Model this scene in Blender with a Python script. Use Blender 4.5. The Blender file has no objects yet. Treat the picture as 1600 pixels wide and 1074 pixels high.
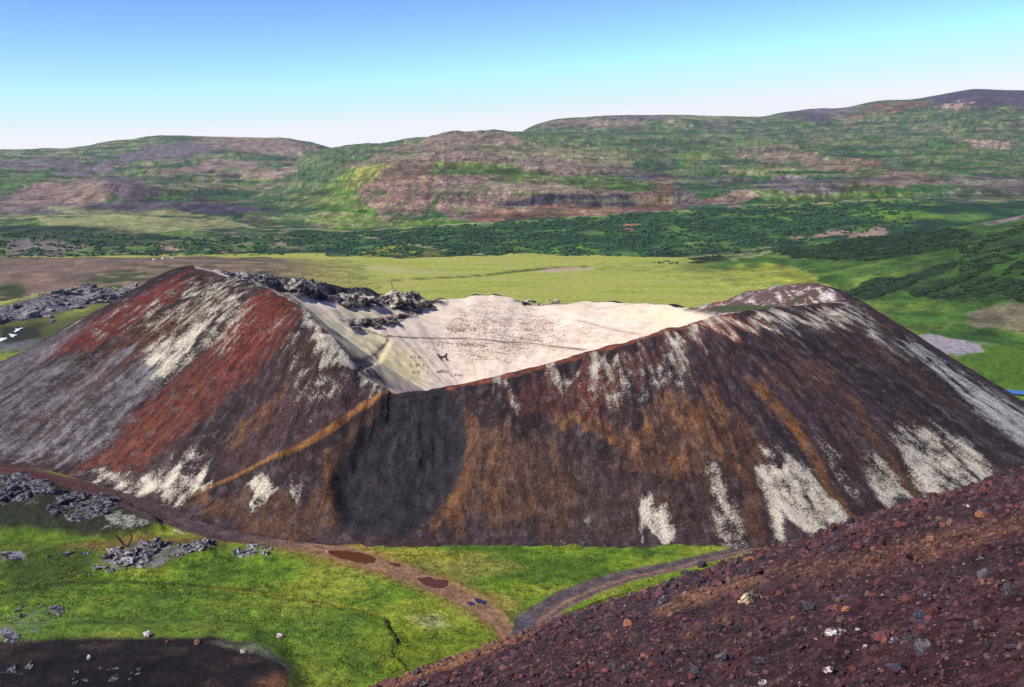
import bpy, math, random
import numpy as np

# ------------------------------------------------------------------ camera, sky, sun, exposure
SC = bpy.context.scene
COL = SC.collection
F = 1570.0                      # focal length in photograph pixels (1600 wide)
PITCH = math.atan(287 / F)
CAMZ = 60.0                     # eye height above the plain
CP, SP = math.cos(PITCH), math.sin(PITCH)
cam_d = bpy.data.cameras.new('camera')
cam = bpy.data.objects.new('camera', cam_d)
COL.objects.link(cam)
cam.location = (0, 0, CAMZ)
cam.rotation_euler = (math.pi / 2 - PITCH, 0, 0)
cam_d.sensor_width = 36
cam_d.lens = 36 * F / 1600
cam_d.clip_start = 0.1
cam_d.clip_end = 60000
SC.camera = cam

SUN_EL = math.radians(44)
SUN_DIR = np.array([-0.84, -0.54])      # horizontal direction towards the sun
SUN_DIR /= np.linalg.norm(SUN_DIR)
w = bpy.data.worlds.new('World')
SC.world = w
w.use_nodes = True
nt = w.node_tree
nt.nodes.clear()
wo = nt.nodes.new('ShaderNodeOutputWorld')
bg = nt.nodes.new('ShaderNodeBackground')
sky = nt.nodes.new('ShaderNodeTexSky')
sky.sky_type = 'NISHITA'
sky.sun_disc = False
sky.sun_elevation = SUN_EL
sky.sun_rotation = math.atan2(SUN_DIR[0], SUN_DIR[1])
sky.altitude = 100
sky.air_density = 1.0
sky.dust_density = 0.0
sky.ozone_density = 10
bg.inputs['Strength'].default_value = 0.1
hs = nt.nodes.new('ShaderNodeHueSaturation')
hs.inputs['Saturation'].default_value = 0.80
hs.inputs['Hue'].default_value = 0.512
nt.links.new(sky.outputs[0], hs.inputs['Color'])
gm = nt.nodes.new('ShaderNodeGamma')
gm.inputs[1].default_value = 2.6
nt.links.new(hs.outputs[0], gm.inputs[0])
sc = nt.nodes.new('ShaderNodeVectorMath'); sc.operation = 'MULTIPLY'; sc.inputs[1].default_value = (0.160, 0.135, 0.165)
mn = nt.nodes.new('ShaderNodeVectorMath'); mn.operation = 'MINIMUM'; mn.inputs[1].default_value = (8.5, 8.6, 8.9)
nt.links.new(gm.outputs[0], sc.inputs[0]); nt.links.new(sc.outputs[0], mn.inputs[0])
nt.links.new(mn.outputs[0], bg.inputs['Color'])
nt.links.new(bg.outputs[0], wo.inputs['Surface'])

sd = bpy.data.lights.new('sun', 'SUN')
sd.energy = 4.9
sd.angle = math.radians(0.53)
sd.color = (1.0, 0.95, 0.87)
sun = bpy.data.objects.new('sun', sd)
COL.objects.link(sun)
dx, dy = -SUN_DIR * math.cos(SUN_EL)
dz = -math.sin(SUN_EL)
from mathutils import Vector
sun.rotation_euler = Vector((dx, dy, dz)).to_track_quat('-Z', 'Y').to_euler()
sun.location = (-60, -40, 120)

SC.view_settings.view_transform = 'Standard'
SC.view_settings.look = 'None'
SC.view_settings.exposure = 0.3
SC.view_settings.gamma = 1
SC.view_settings.use_curve_mapping = False

random.seed(7)
RNG = np.random.default_rng(11)

# ------------------------------------------------------------------ helpers: measuring
def ray(px, py):
    """direction of the sight line of a place in the photograph: (x, y, z)"""
    u = (np.asarray(px, float) - 800) / F
    v = (537 - np.asarray(py, float)) / F
    return u, CP + v * SP, v * CP - SP

def at_y(px, py, Y):
    a, b, c = ray(px, py)
    t = Y / b
    return a * t, Y + 0 * t, CAMZ + c * t

def at_z(px, py, z=0.0):
    a, b, c = ray(px, py)
    t = (z - CAMZ) / c
    return a * t, b * t, z + 0 * t

def project(X, Y, Z):
    dep = np.maximum(Y * CP - (Z - CAMZ) * SP, 0.01)
    up = Y * SP + (Z - CAMZ) * CP
    return 800 + F * X / dep, 537 - F * up / dep

def srgb(r, g, b):
    c = np.array([r, g, b], float) / 255
    return np.where(c <= 0.04045, c / 12.92, ((c + 0.055) / 1.055) ** 2.4)

def smooth(a, b, x):
    t = np.clip((x - a) / (b - a), 0, 1)
    return t * t * (3 - 2 * t)

# ------------------------------------------------------------------ helpers: noise
_P = np.random.default_rng(3).permutation(512)
_G = np.random.default_rng(4).uniform(0, 2 * np.pi, 512)
_GX, _GY = np.cos(_G), np.sin(_G)

def perlin(x, y, seed=0):
    x = np.asarray(x, float) + seed * 17.31
    y = np.asarray(y, float) + seed * 9.77
    xi = np.floor(x); yi = np.floor(y)
    fx = x - xi; fy = y - yi
    xi = xi.astype(np.int64) & 511; yi = yi.astype(np.int64) & 511
    sx = fx * fx * fx * (fx * (fx * 6 - 15) + 10)
    sy = fy * fy * fy * (fy * (fy * 6 - 15) + 10)
    x1 = (xi + 1) & 511; y1 = (yi + 1) & 511
    p0 = _P[xi]; p1 = _P[x1]
    def g(h, a, b):
        return _GX[h] * a + _GY[h] * b
    n00 = g(_P[(p0 + yi) & 511], fx, fy); n10 = g(_P[(p1 + yi) & 511], fx - 1, fy)
    n01 = g(_P[(p0 + y1) & 511], fx, fy - 1); n11 = g(_P[(p1 + y1) & 511], fx - 1, fy - 1)
    a = n00 + sx * (n10 - n00); b = n01 + sx * (n11 - n01)
    return (a + sy * (b - a)) * 1.5

def fbm(x, y, octaves=4, seed=0, gain=0.5):
    s = 0; a = 1.0; t = 0
    for o in range(octaves):
        s = s + a * perlin(x * 2 ** o, y * 2 ** o, seed + o * 3)
        t += a; a *= gain
    return s / t

def ridged(x, y, octaves=4, seed=0):
    s = 0; a = 1.0; t = 0
    for o in range(octaves):
        s = s + a * (1 - np.abs(perlin(x * 2 ** o, y * 2 ** o, seed + o * 3)) * 1.6)
        t += a; a *= 0.5
    return s / t

# ------------------------------------------------------------------ helpers: patches of ground
def _box(px, py, x0, x1, y0, y1, m):
    return np.nonzero((px > x0 - m) & (px < x1 + m) & (py > y0 - m) & (py < y1 + m))[0]

def A_poly(px, py, pts, f=8):
    """coverage 0..1 of the patch outlined by pts; f = width of its soft edge"""
    out = np.zeros(px.shape)
    P = np.array(pts, float)
    idx = _box(px, py, P[:, 0].min(), P[:, 0].max(), P[:, 1].min(), P[:, 1].max(), f)
    if len(idx) == 0:
        return out
    x = px[idx]; y = py[idx]
    d2 = np.full(x.shape, 1e18); ins = np.zeros(x.shape, bool)
    n = len(P)
    for i in range(n):
        ax, ay = P[i]; bx, by = P[(i + 1) % n]
        ex, ey = bx - ax, by - ay
        t = np.clip(((x - ax) * ex + (y - ay) * ey) / (ex * ex + ey * ey + 1e-9), 0, 1)
        d2 = np.minimum(d2, (x - ax - t * ex) ** 2 + (y - ay - t * ey) ** 2)
        c = (ay > y) != (by > y)
        xs = (bx - ax) * (y - ay) / ((by - ay) if by != ay else 1e-9) + ax
        ins ^= c & (x < xs)
    d = np.sqrt(d2) * np.where(ins, 1, -1)
    out[idx] = smooth(-f, f, d)
    return out

def A_line(px, py, pts, wd, f=3):
    out = np.zeros(px.shape)
    P = np.array(pts, float)
    W = np.broadcast_to(np.asarray(wd, float), (len(P),)) if np.ndim(wd) == 0 else np.array(wd, float)
    m = W.max() + f
    idx = _box(px, py, P[:, 0].min(), P[:, 0].max(), P[:, 1].min(), P[:, 1].max(), m)
    if len(idx) == 0:
        return out
    x = px[idx]; y = py[idx]; best = np.full(x.shape, -1e9)
    for i in range(len(P) - 1):
        ax, ay = P[i]; bx, by = P[i + 1]
        ex, ey = bx - ax, by - ay
        t = np.clip(((x - ax) * ex + (y - ay) * ey) / (ex * ex + ey * ey + 1e-9), 0, 1)
        dd = np.sqrt((x - ax - t * ex) ** 2 + (y - ay - t * ey) ** 2)
        best = np.maximum(best, (W[i] + t * (W[i + 1] - W[i])) / 2 - dd)
    out[idx] = smooth(-f / 2, f / 2, best)
    return out

def A_ell(px, py, cx, cy, rx, ry, ang=0, soft=0.6):
    c, s = math.cos(math.radians(ang)), math.sin(math.radians(ang))
    dx = px - cx; dy = py - cy
    a = (dx * c + dy * s) / rx; b = (-dx * s + dy * c) / ry
    return 1 - smooth(1 - soft, 1 + soft * 0.4, np.sqrt(a * a + b * b))

def broken(a, n, k=0.7):
    """frays a patch with ground noise"""
    return smooth(.28, .72, a + n * k * (a > .01)) * (a > .01)

def mixc(col, color, a):
    return col + (np.asarray(color) - col) * a[:, None]

# ------------------------------------------------------------------ helpers: objects
def tag(o, label=None, cat=None, group=None, kind=None):
    if label: o['label'] = label
    if cat: o['category'] = cat
    if group: o['group'] = group
    if kind: o['kind'] = kind
    return o

def new_mesh(name, V, faces, mat, cols=None, cols2=None, mask=None, suv=None, smooth_sh=True):
    """V (n,3); faces (m,3 or 4)"""
    me = bpy.data.meshes.new(name)
    V = np.ascontiguousarray(V, np.float32); faces = np.ascontiguousarray(faces, np.int32)
    k = faces.shape[1]
    me.vertices.add(len(V)); me.vertices.foreach_set('co', V.ravel())
    me.loops.add(faces.size); me.loops.foreach_set('vertex_index', faces.ravel())
    me.polygons.add(len(faces))
    me.polygons.foreach_set('loop_start', np.arange(0, faces.size, k, dtype=np.int32))
    me.polygons.foreach_set('loop_total', np.full(len(faces), k, np.int32))
    me.update(calc_edges=True)
    me.polygons.foreach_set('use_smooth', np.full(len(faces), smooth_sh, bool))
    def cattr(n, c):
        a = me.attributes.new(n, 'FLOAT_COLOR', 'POINT')
        full = np.ones((len(V), 4), np.float32); full[:, :3] = np.clip(c, 0, 1)
        a.data.foreach_set('color', full.ravel())
    if cols is not None: cattr('tint', cols)
    if cols2 is not None: cattr('cover', cols2)
    if mask is not None:
        a = me.attributes.new('amount', 'FLOAT', 'POINT')
        a.data.foreach_set('value', np.ascontiguousarray(mask, np.float32))
    if suv is not None:
        a = me.attributes.new('suv', 'FLOAT_VECTOR', 'POINT')
        a.data.foreach_set('vector', np.ascontiguousarray(suv, np.float32).ravel())
    me.materials.append(mat)
    o = bpy.data.objects.new(name, me)
    COL.objects.link(o)
    return o

def grid_faces(nu, nv, wrap=False):
    i = np.arange(nu if wrap else nu - 1); j = np.arange(nv - 1)
    I, J = np.meshgrid(i, j, indexing='ij')
    I2 = (I + 1) % nu
    return np.stack([I * nv + J, I2 * nv + J, I2 * nv + J + 1, I * nv + J + 1], -1).reshape(-1, 4)

def grid_normals(P, wrap=False):
    if wrap:
        du = np.roll(P, -1, 0) - np.roll(P, 1, 0)
    else:
        du = np.gradient(P, axis=0)
    dv = np.gradient(P, axis=1)
    n = np.cross(du, dv)
    n /= np.linalg.norm(n, axis=2, keepdims=True) + 1e-9
    n[n[..., 2] < 0] *= -1
    return n

def up_faces(V, f):
    a, b, c = V[f[:, 0]], V[f[:, 1]], V[f[:, 2]]
    nz = np.cross(b - a, c - a)[:, 2]
    return f[:, ::-1] if nz.sum() < 0 else f

# ------------------------------------------------------------------ materials
def ground_material(name, grain=4.0, contrast=0.5, bump=0.3, bump_dist=0.2, cover_scale=1.0, stretch=(1, 1, 1), cover_sharp=0.12,
                    rough=0.95, hue=0.0, bump_scale=1.0, cover_contrast=0.35, speckle=0.45, grain_stretch=(1, 1, 1)):
    m = bpy.data.materials.new(name); m.use_nodes = True
    t = m.node_tree; N = t.nodes; L = t.links
    b = N['Principled BSDF']; b.inputs['Roughness'].default_value = rough
    b.inputs['Specular IOR Level'].default_value = 0.15
    def attr(n):
        a = N.new('ShaderNodeAttribute'); a.attribute_name = n; return a
    tint, cover, am, uv = attr('tint'), attr('cover'), attr('amount'), attr('suv')
    mp = N.new('ShaderNodeMapping'); mp.inputs['Scale'].default_value = stretch
    L.new(uv.outputs['Vector'], mp.inputs['Vector'])
    mg = N.new('ShaderNodeMapping'); mg.inputs['Scale'].default_value = grain_stretch
    L.new(uv.outputs['Vector'], mg.inputs['Vector'])
    def noise(scale, detail, rough_=0.6, vec=None):
        n = N.new('ShaderNodeTexNoise'); n.inputs['Scale'].default_value = scale
        n.inputs['Detail'].default_value = detail; n.inputs['Roughness'].default_value = rough_
        L.new((vec or mp.outputs['Vector']), n.inputs['Vector']); return n
    def rng(src, a0, a1, b0, b1):
        r = N.new('ShaderNodeMapRange'); r.inputs['From Min'].default_value = a0; r.inputs['From Max'].default_value = a1
        r.inputs['To Min'].default_value = b0; r.inputs['To Max'].default_value = b1; L.new(src, r.inputs['Value']); return r
    def mul(col, fac):
        x = N.new('ShaderNodeVectorMath'); x.operation = 'SCALE'; L.new(col, x.inputs[0]); L.new(fac, x.inputs['Scale']); return x
    n1 = noise(grain, 6, 0.75, mg.outputs['Vector']); g1 = rng(n1.outputs['Fac'], 0.3, 0.7, 1 - contrast, 1 + contrast)
    g1.clamp = True
    base0 = mul(tint.outputs['Color'], g1.outputs[0])
    nb = noise(grain * 0.22, 4, 0.6); gb = rng(nb.outputs['Fac'], 0.3, 0.7, 1 - contrast * .7, 1 + contrast * .7)
    base = mul(base0.outputs[0], gb.outputs[0])
    out = base.outputs[0]
    if hue:
        nh = noise(grain * 0.35, 3)
        h = N.new('ShaderNodeHueSaturation'); L.new(base.outputs[0], h.inputs['Color'])
        hr = rng(nh.outputs['Fac'], 0.3, 0.7, 0.5 - hue, 0.5 + hue); L.new(hr.outputs[0], h.inputs['Hue'])
        out = h.outputs['Color']
    n2 = noise(cover_scale, 7, 0.7)
    ad = N.new('ShaderNodeMath'); ad.operation = 'ADD'
    c2 = rng(n2.outputs['Fac'], 0.25, 0.75, 0, 1)
    nf = noise(cover_scale * 3.4, 5, 0.7, mg.outputs['Vector'])
    cf = rng(nf.outputs['Fac'], 0.28, 0.72, 0, 1)
    bl = N.new('ShaderNodeMix'); bl.data_type = 'FLOAT'; bl.inputs[0].default_value = speckle
    L.new(c2.outputs[0], bl.inputs[2]); L.new(cf.outputs[0], bl.inputs[3])
    L.new(bl.outputs[0], ad.inputs[0]); L.new(am.outputs['Fac'], ad.inputs[1])
    th = rng(ad.outputs[0], 1 - cover_sharp, 1 + cover_sharp, 0, 1)
    n3 = noise(grain * 1.7, 5, 0.7, mg.outputs['Vector']); g3 = rng(n3.outputs['Fac'], 0.3, 0.7, 1 - cover_contrast, 1 + cover_contrast * 0.4)
    cv = mul(cover.outputs['Color'], g3.outputs[0])
    mx = N.new('ShaderNodeMix'); mx.data_type = 'RGBA'
    L.new(th.outputs[0], mx.inputs[0]); L.new(out, mx.inputs[6]); L.new(cv.outputs[0], mx.inputs[7])
    L.new(mx.outputs[2], b.inputs['Base Color'])
    bp = N.new('ShaderNodeBump'); bp.inputs['Strength'].default_value = bump; bp.inputs['Distance'].default_value = bump_dist
    n4 = noise(grain * bump_scale, 6, 0.65, mg.outputs['Vector'])
    L.new(n4.outputs['Fac'], bp.inputs['Height']); L.new(bp.outputs[0], b.inputs['Normal'])
    return m

def rock_material(name, base, patch, amount=0.45, scale=2.0, dark=None, rough=0.92, bump=0.6, fleck=0.06):
    """plain rock with lichen patches; a little colour change from stone to stone"""
    m = bpy.data.materials.new(name); m.use_nodes = True
    t = m.node_tree; N = t.nodes; L = t.links
    b = N['Principled BSDF']; b.inputs['Roughness'].default_value = rough
    b.inputs['Specular IOR Level'].default_value = 0.2
    geo = N.new('ShaderNodeNewGeometry')
    inf = N.new('ShaderNodeObjectInfo')
    n = N.new('ShaderNodeTexNoise'); n.inputs['Scale'].default_value = scale; n.inputs['Detail'].default_value = 6; n.inputs['Roughness'].default_value = 0.7
    L.new(geo.outputs['Position'], n.inputs['Vector'])
    r = N.new('ShaderNodeMapRange'); r.inputs['From Min'].default_value = 1 - amount - fleck; r.inputs['From Max'].default_value = 1 - amount + fleck
    rr = N.new('ShaderNodeMapRange'); rr.inputs['From Min'].default_value = 0.28; rr.inputs['From Max'].default_value = 0.72
    L.new(n.outputs['Fac'], rr.inputs['Value']); L.new(rr.outputs[0], r.inputs['Value'])
    n2 = N.new('ShaderNodeTexNoise'); n2.inputs['Scale'].default_value = scale * 5; n2.inputs['Detail'].default_value = 4
    L.new(geo.outputs['Position'], n2.inputs['Vector'])
    r2 = N.new('ShaderNodeMapRange'); r2.inputs['From Min'].default_value = 0.3; r2.inputs['From Max'].default_value = 0.7
    r2.inputs['To Min'].default_value = 0.55; r2.inputs['To Max'].default_value = 1.4
    L.new(n2.outputs['Fac'], r2.inputs['Value'])
    mx = N.new('ShaderNodeMix'); mx.data_type = 'RGBA'
    mx.inputs[6].default_value = (*base, 1); mx.inputs[7].default_value = (*patch, 1)
    L.new(r.outputs[0], mx.inputs[0])
    ro = N.new('ShaderNodeMapRange'); ro.inputs['To Min'].default_value = 0.7; ro.inputs['To Max'].default_value = 1.35
    L.new(inf.outputs['Random'], ro.inputs['Value'])
    mm = N.new('ShaderNodeMath'); mm.operation = 'MULTIPLY'; L.new(r2.outputs[0], mm.inputs[0]); L.new(ro.outputs[0], mm.inputs[1])
    sc = N.new('ShaderNodeVectorMath'); sc.operation = 'SCALE'; L.new(mx.outputs[2], sc.inputs[0]); L.new(mm.outputs[0], sc.inputs['Scale'])
    L.new(sc.outputs[0], b.inputs['Base Color'])
    bp = N.new('ShaderNodeBump'); bp.inputs['Strength'].default_value = bump; bp.inputs['Distance'].default_value = 0.25 / scale
    L.new(n2.outputs['Fac'], bp.inputs['Height']); L.new(bp.outputs[0], b.inputs['Normal'])
    return m

def plain_material(name, c, rough=0.9, var=0.2, scale=20.0, spec=0.3):
    m = bpy.data.materials.new(name); m.use_nodes = True
    t = m.node_tree; N = t.nodes; L = t.links
    b = N['Principled BSDF']; b.inputs['Roughness'].default_value = rough
    b.inputs['Specular IOR Level'].default_value = spec
    n = N.new('ShaderNodeTexNoise'); n.inputs['Scale'].default_value = scale; n.inputs['Detail'].default_value = 4
    geo = N.new('ShaderNodeNewGeometry'); L.new(geo.outputs['Position'], n.inputs['Vector'])
    r = N.new('ShaderNodeMapRange'); r.inputs['From Min'].default_value = 0.3; r.inputs['From Max'].default_value = 0.7
    r.inputs['To Min'].default_value = 1 - var; r.inputs['To Max'].default_value = 1 + var
    L.new(n.outputs['Fac'], r.inputs['Value'])
    sc = N.new('ShaderNodeVectorMath'); sc.operation = 'SCALE'; sc.inputs[0].default_value = c
    L.new(r.outputs[0], sc.inputs['Scale']); L.new(sc.outputs[0], b.inputs['Base Color'])
    return m

def attr_material(name, rough=0.95, var=0.3, scale=1.0):
    m = bpy.data.materials.new(name); m.use_nodes = True
    t = m.node_tree; N = t.nodes; L = t.links
    b = N['Principled BSDF']; b.inputs['Roughness'].default_value = rough
    b.inputs['Specular IOR Level'].default_value = 0.15
    a = N.new('ShaderNodeAttribute'); a.attribute_name = 'tint'
    n = N.new('ShaderNodeTexNoise'); n.inputs['Scale'].default_value = scale; n.inputs['Detail'].default_value = 5; n.inputs['Roughness'].default_value = 0.7
    geo = N.new('ShaderNodeNewGeometry'); L.new(geo.outputs['Position'], n.inputs['Vector'])
    r = N.new('ShaderNodeMapRange'); r.inputs['From Min'].default_value = 0.3; r.inputs['From Max'].default_value = 0.7
    r.inputs['To Min'].default_value = 1 - var; r.inputs['To Max'].default_value = 1 + var
    L.new(n.outputs['Fac'], r.inputs['Value'])
    sc = N.new('ShaderNodeVectorMath'); sc.operation = 'SCALE'; L.new(a.outputs['Color'], sc.inputs[0])
    L.new(r.outputs[0], sc.inputs['Scale']); L.new(sc.outputs[0], b.inputs['Base Color'])
    return m

M_crater = ground_material('scoria_and_lichen', grain=1.9, contrast=0.7, bump=1.0, bump_dist=0.4, cover_scale=0.75, stretch=(1.5, 0.75, 1), cover_sharp=0.24, hue=0.015, cover_contrast=.5, speckle=.62, grain_stretch=(1.15, .9, 1))
M_bowl = ground_material('moss_bowl', grain=1.2, contrast=0.13, bump=0.5, bump_dist=0.25, cover_scale=0.55, stretch=(0.55, 1.7, 1), cover_sharp=0.14, speckle=.6)
M_meadow = ground_material('meadow', grain=1.9, contrast=0.42, bump=1.0, bump_dist=0.5, cover_scale=0.7, stretch=(1, 1, 1), cover_sharp=0.15, hue=0.02)
M_far = ground_material('far_hillside', grain=0.2, contrast=0.65, bump=1.0, bump_dist=7.0, cover_scale=0.035, stretch=(1, .55, 1), cover_sharp=0.14, hue=0.03)
M_mid = ground_material('near_hillside', grain=0.5, contrast=0.5, bump=0.9, bump_dist=1.6, cover_scale=0.09, stretch=(1, .7, 1), cover_sharp=0.14, hue=0.02)
M_slope = ground_material('scoria_slope', grain=6.0, contrast=0.75, bump=1.0, bump_dist=0.12, cover_scale=2.6, stretch=(1, 1, 1), cover_sharp=0.3, hue=0.02)
M_stone = attr_material('scoria_stone', var=0.45, scale=12)
M_shrub = attr_material('shrub_leaf', var=0.4, scale=0.6)

# ------------------------------------------------------------------ palette (albedo)
K = 0.82
GREEN = srgb(112, 142, 38) * K; GREEN_D = srgb(74, 104, 32) * K; GREEN_Y = srgb(162, 164, 58) * K
PLAIN = srgb(172, 176, 78) * K
LICHEN = srgb(232, 222, 194) * K; LICHEN_B = srgb(152, 145, 146) * K  # LICHEN_B: darker lichen with the left side's vignetting put into its colour
SCORIA = srgb(66, 53, 53) * K; BROWN = srgb(80, 58, 46) * K; RED = srgb(106, 56, 44) * K; OCHRE = srgb(160, 108, 58) * K
SCAR = srgb(56, 51, 55) * K; CREAM = srgb(230, 213, 186) * K; YCREAM = srgb(224, 212, 150) * K

# ------------------------------------------------------------------ layered hills
def build_sheet(name, cols, rows, sub, nu, mat, paint, disp, label, smooth_it=6, cat='hill', kind='structure', zfun=None):
    """cols: measured bearings; rows: list of lists of (distance, photo height or ('z', metres)) per bearing"""
    cols = np.array(cols, float)
    px = np.linspace(cols[0], cols[-1], nu)
    Ys, Zs = [], []
    for r in rows:
        y_ = np.array([q[0] for q in r], float)
        z_ = []
        for c, q in zip(cols, r):
            z_.append(q[1][1] if isinstance(q[1], tuple) else float(at_y(c, q[1], q[0])[2]))
        Ys.append(np.interp(px, cols, y_)); Zs.append(np.interp(px, cols, np.array(z_)))
    Ys, Zs = np.array(Ys).T, np.array(Zs).T          # (nu, rows)
    k = np.ones(9) / 9
    for A in (Ys, Zs):
        for _ in range(2):
            pad = np.pad(A, ((4, 4), (0, 0)), 'edge')
            A[:] = np.stack([np.convolve(pad[:, j], k, 'valid') for j in range(A.shape[1])], 1)
    vy, vz = [], []
    for i, s in enumerate(sub):
        for q in range(s):
            t = q / s
            vy.append(Ys[:, i] * (1 - t) + Ys[:, i + 1] * t)
            tt = t
            vz.append(Zs[:, i] * (1 - tt) + Zs[:, i + 1] * tt)
    vy.append(Ys[:, -1]); vz.append(Zs[:, -1])
    Y = np.stack(vy, 1); Z = np.stack(vz, 1)
    for _ in range(smooth_it):
        Zp = np.pad(Z, ((0, 0), (1, 1)), 'edge')
        Z = (Zp[:, :-2] + 2 * Zp[:, 1:-1] + Zp[:, 2:]) / 4
    u = (px - 800) / F
    X = u[:, None] * (Y * CP - (Z - CAMZ) * SP)
    Z = Z + disp(X, Y, Z)
    P = np.stack([X, Y, Z], -1)
    V = P.reshape(-1, 3)
    ppx, ppy = project(V[:, 0], V[:, 1], V[:, 2])
    nv = Y.shape[1]
    rowt = np.broadcast_to(np.linspace(0, 1, nv), (nu, nv)).ravel()
    n = grid_normals(P).reshape(-1, 3)
    c1, c2, am = paint(V, ppx, ppy, n, rowt)
    f = up_faces(V, grid_faces(nu, nv))
    suv = V.copy()
    suv[:, 2] *= 2.0
    o = new_mesh(name, V, f, mat, c1, c2, am, suv)
    tag(o, label, cat, kind=kind)
    return o, P

def warp(V, px, py, amp, s, seed=0):
    """uneven edges for the patches"""
    a = fbm(V[:, 0] / s, V[:, 1] / s, 4, seed); b = fbm(V[:, 0] / s, V[:, 1] / s, 4, seed + 5)
    return px + a * amp * 2.2, py + b * amp * 0.8

G1 = srgb(70, 112, 58) * K; G2 = srgb(106, 140, 68) * K; G3 = srgb(122, 164, 56) * K
PINK = srgb(170, 140, 124) * K; PINK2 = srgb(190, 162, 140) * K; MAUVE = srgb(130, 112, 118) * K; RUST = srgb(168, 118, 92) * K
BASALT = srgb(84, 74, 92) * K; DKG = srgb(38, 68, 42) * K; STRAW = srgb(170, 170, 112) * K

def terraces(V, c, s=1.0, seed=0, w=1.0):
    """ledges of bare rock and pale grass that follow the contours"""
    x, y, z = V[:, 0], V[:, 1], V[:, 2]
    h = z + .03 * y
    t1 = fbm(x / (190 * w) + h * .004, h / 6, 4, 501 + seed); t2 = fbm(x / (110 * w), h / 3.2, 4, 503 + seed); t3 = fbm(x / (30 * w), y / (60 * w), 4, 505 + seed)
    c = mixc(c, STRAW * 1.1, smooth(.08, .20, t1 + .25 * t3) * .6 * s)
    c = mixc(c, DKG * .9, smooth(.08, .18, -t1 + .3 * t2) * .75 * s)
    c = mixc(c, PINK * 1.1, smooth(.16, .32, t2 + .3 * t3) * .6 * s)
    c = mixc(c, DKG * .6, smooth(.16, .3, t3 - .5 * t2) * .6 * s)
    return c
def ledges(X, Y, Z, amp, w=160.0, seed=0):
    return fbm(X / w, (Z + .03 * Y) / 8, 3, 511 + seed) * amp * 1.5

# far left ridge
cx = [-500, -200, 0, 130, 180, 250, 340, 440, 480, 520, 560, 700, 1000]
sky_l = [238, 236, 233, 228, 218, 211, 211, 212, 219, 230, 240, 262, 290]
rowsL = [
    [(880, ('z', -6))] * len(cx),
    [(980, 345)] * len(cx),
    [(1150, 318)] * len(cx),
    [(1230, 309), (1230, 309), (1230, 309), (1200, 300), (1180, 287), (1190, 292), (1230, 311), (1230, 312), (1230, 312), (1230, 312), (1230, 312), (1230, 315), (1230, 318)],
    [(1600, 290), (1600, 289), (1600, 287), (1600, 288), (1650, 290), (1650, 292), (1650, 294), (1650, 294), (1650, 294), (1600, 294), (1600, 296), (1600, 300), (1600, 305)],
    [(2100, 262)] * 4 + [(2100, 258), (2100, 252), (2100, 256), (2100, 258), (2100, 262), (2100, 266), (2100, 272), (2100, 285), (2100, 298)],
    [(2600, 250)] * 4 + [(2600, 244), (2600, 243), (2600, 240), (2600, 246), (2600, 248), (2600, 254), (2600, 262), (2600, 278), (2600, 295)],
    [(3100, y) for y in sky_l],
    [(3600, y + 6) for y in sky_l],
    [(4500, ('z', -40))] * len(cx)]
def dispL(X, Y, Z):
    k = smooth(900, 1600, Y)
    d = fbm(X / 260, Y / 300, 5, 21) * (6 + 12 * k) + ridged(X / 120, Y / 300, 4, 31) * (1.5 + 5 * k)
    return d * (1 - 0.55 * smooth(2800, 3100, Y)) - 3 + ledges(X, Y, Z, 7) * k * (1 - .7 * smooth(2800, 3100, Y))
def paintL(V, px, py, n, rt):
    wx, wy = warp(V, px, py, 14, 90, 1)
    N = len(V); c = np.tile(G1, (N, 1))
    fr = fbm(V[:, 0] / 14, V[:, 1] / 40, 4, 49)
    a = fbm(V[:, 0] / 90, V[:, 1] / 160, 5, 41)
    b = fbm(V[:, 0] / 40, V[:, 1] / 70, 4, 43)
    c = mixc(c, G2, smooth(-0.1, 0.3, a)); c = mixc(c, MAUVE, smooth(0.12, 0.34, b + 0.4 * a) * 0.8)
    c = mixc(c, DKG, smooth(0.1, 0.35, fbm(V[:, 0] / 60, V[:, 1] / 90, 4, 47)) * 0.6)
    c = terraces(V, c, .9, 1)
    for (x, y, rx, ry, ang, colr, s) in [
        (100, 305, 130, 26, -8, PINK, .8), (205, 296, 60, 20, 8, MAUVE * 0.8, .8), (60, 325, 80, 14, 0, MAUVE, .6),
        (270, 236, 90, 14, -6, MAUVE, .8), (400, 225, 110, 16, 4, PINK, .65), (480, 240, 60, 7, 4, PINK2, .5), (340, 262, 90, 10, -5, PINK, .8),
        (440, 272, 70, 9, -3, PINK2, .8), (150, 262, 80, 10, -10, MAUVE, .8), (60, 258, 80, 10, 0, MAUVE, .7), (250, 325, 160, 7, 2, BASALT, .8),
        (360, 328, 100, 9, 3, BASALT, .8), (420, 337, 14, 8, 0, RUST, .9), (450, 290, 60, 5, -3, PINK2, .7), (330, 292, 120, 5, 0, STRAW, .7),
        (210, 333, 180, 5, 3, STRAW, .8), (480, 255, 50, 7, -15, PINK2, .7), (30, 285, 60, 12, -15, G2, .6), (480, 305, 60, 18, -20, G3, .7)]:
        c = mixc(c, colr, broken(A_ell(wx, wy, x, y, rx, ry, ang), b + .5 * fr) * s)
    am = 0.25 + 0.25 * smooth(-0.1, 0.3, b)
    c = c * (1 + .9 * fr)[:, None]
    return c, c * 0.4 + MAUVE * 0.1, am - 0.05
build_sheet('far_hill', cx, rowsL, [6, 14, 12, 20, 22, 16, 20, 4, 4], 620, M_far, paintL, dispL,
            'long green and mauve ridge closing the far left of the valley')

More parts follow.
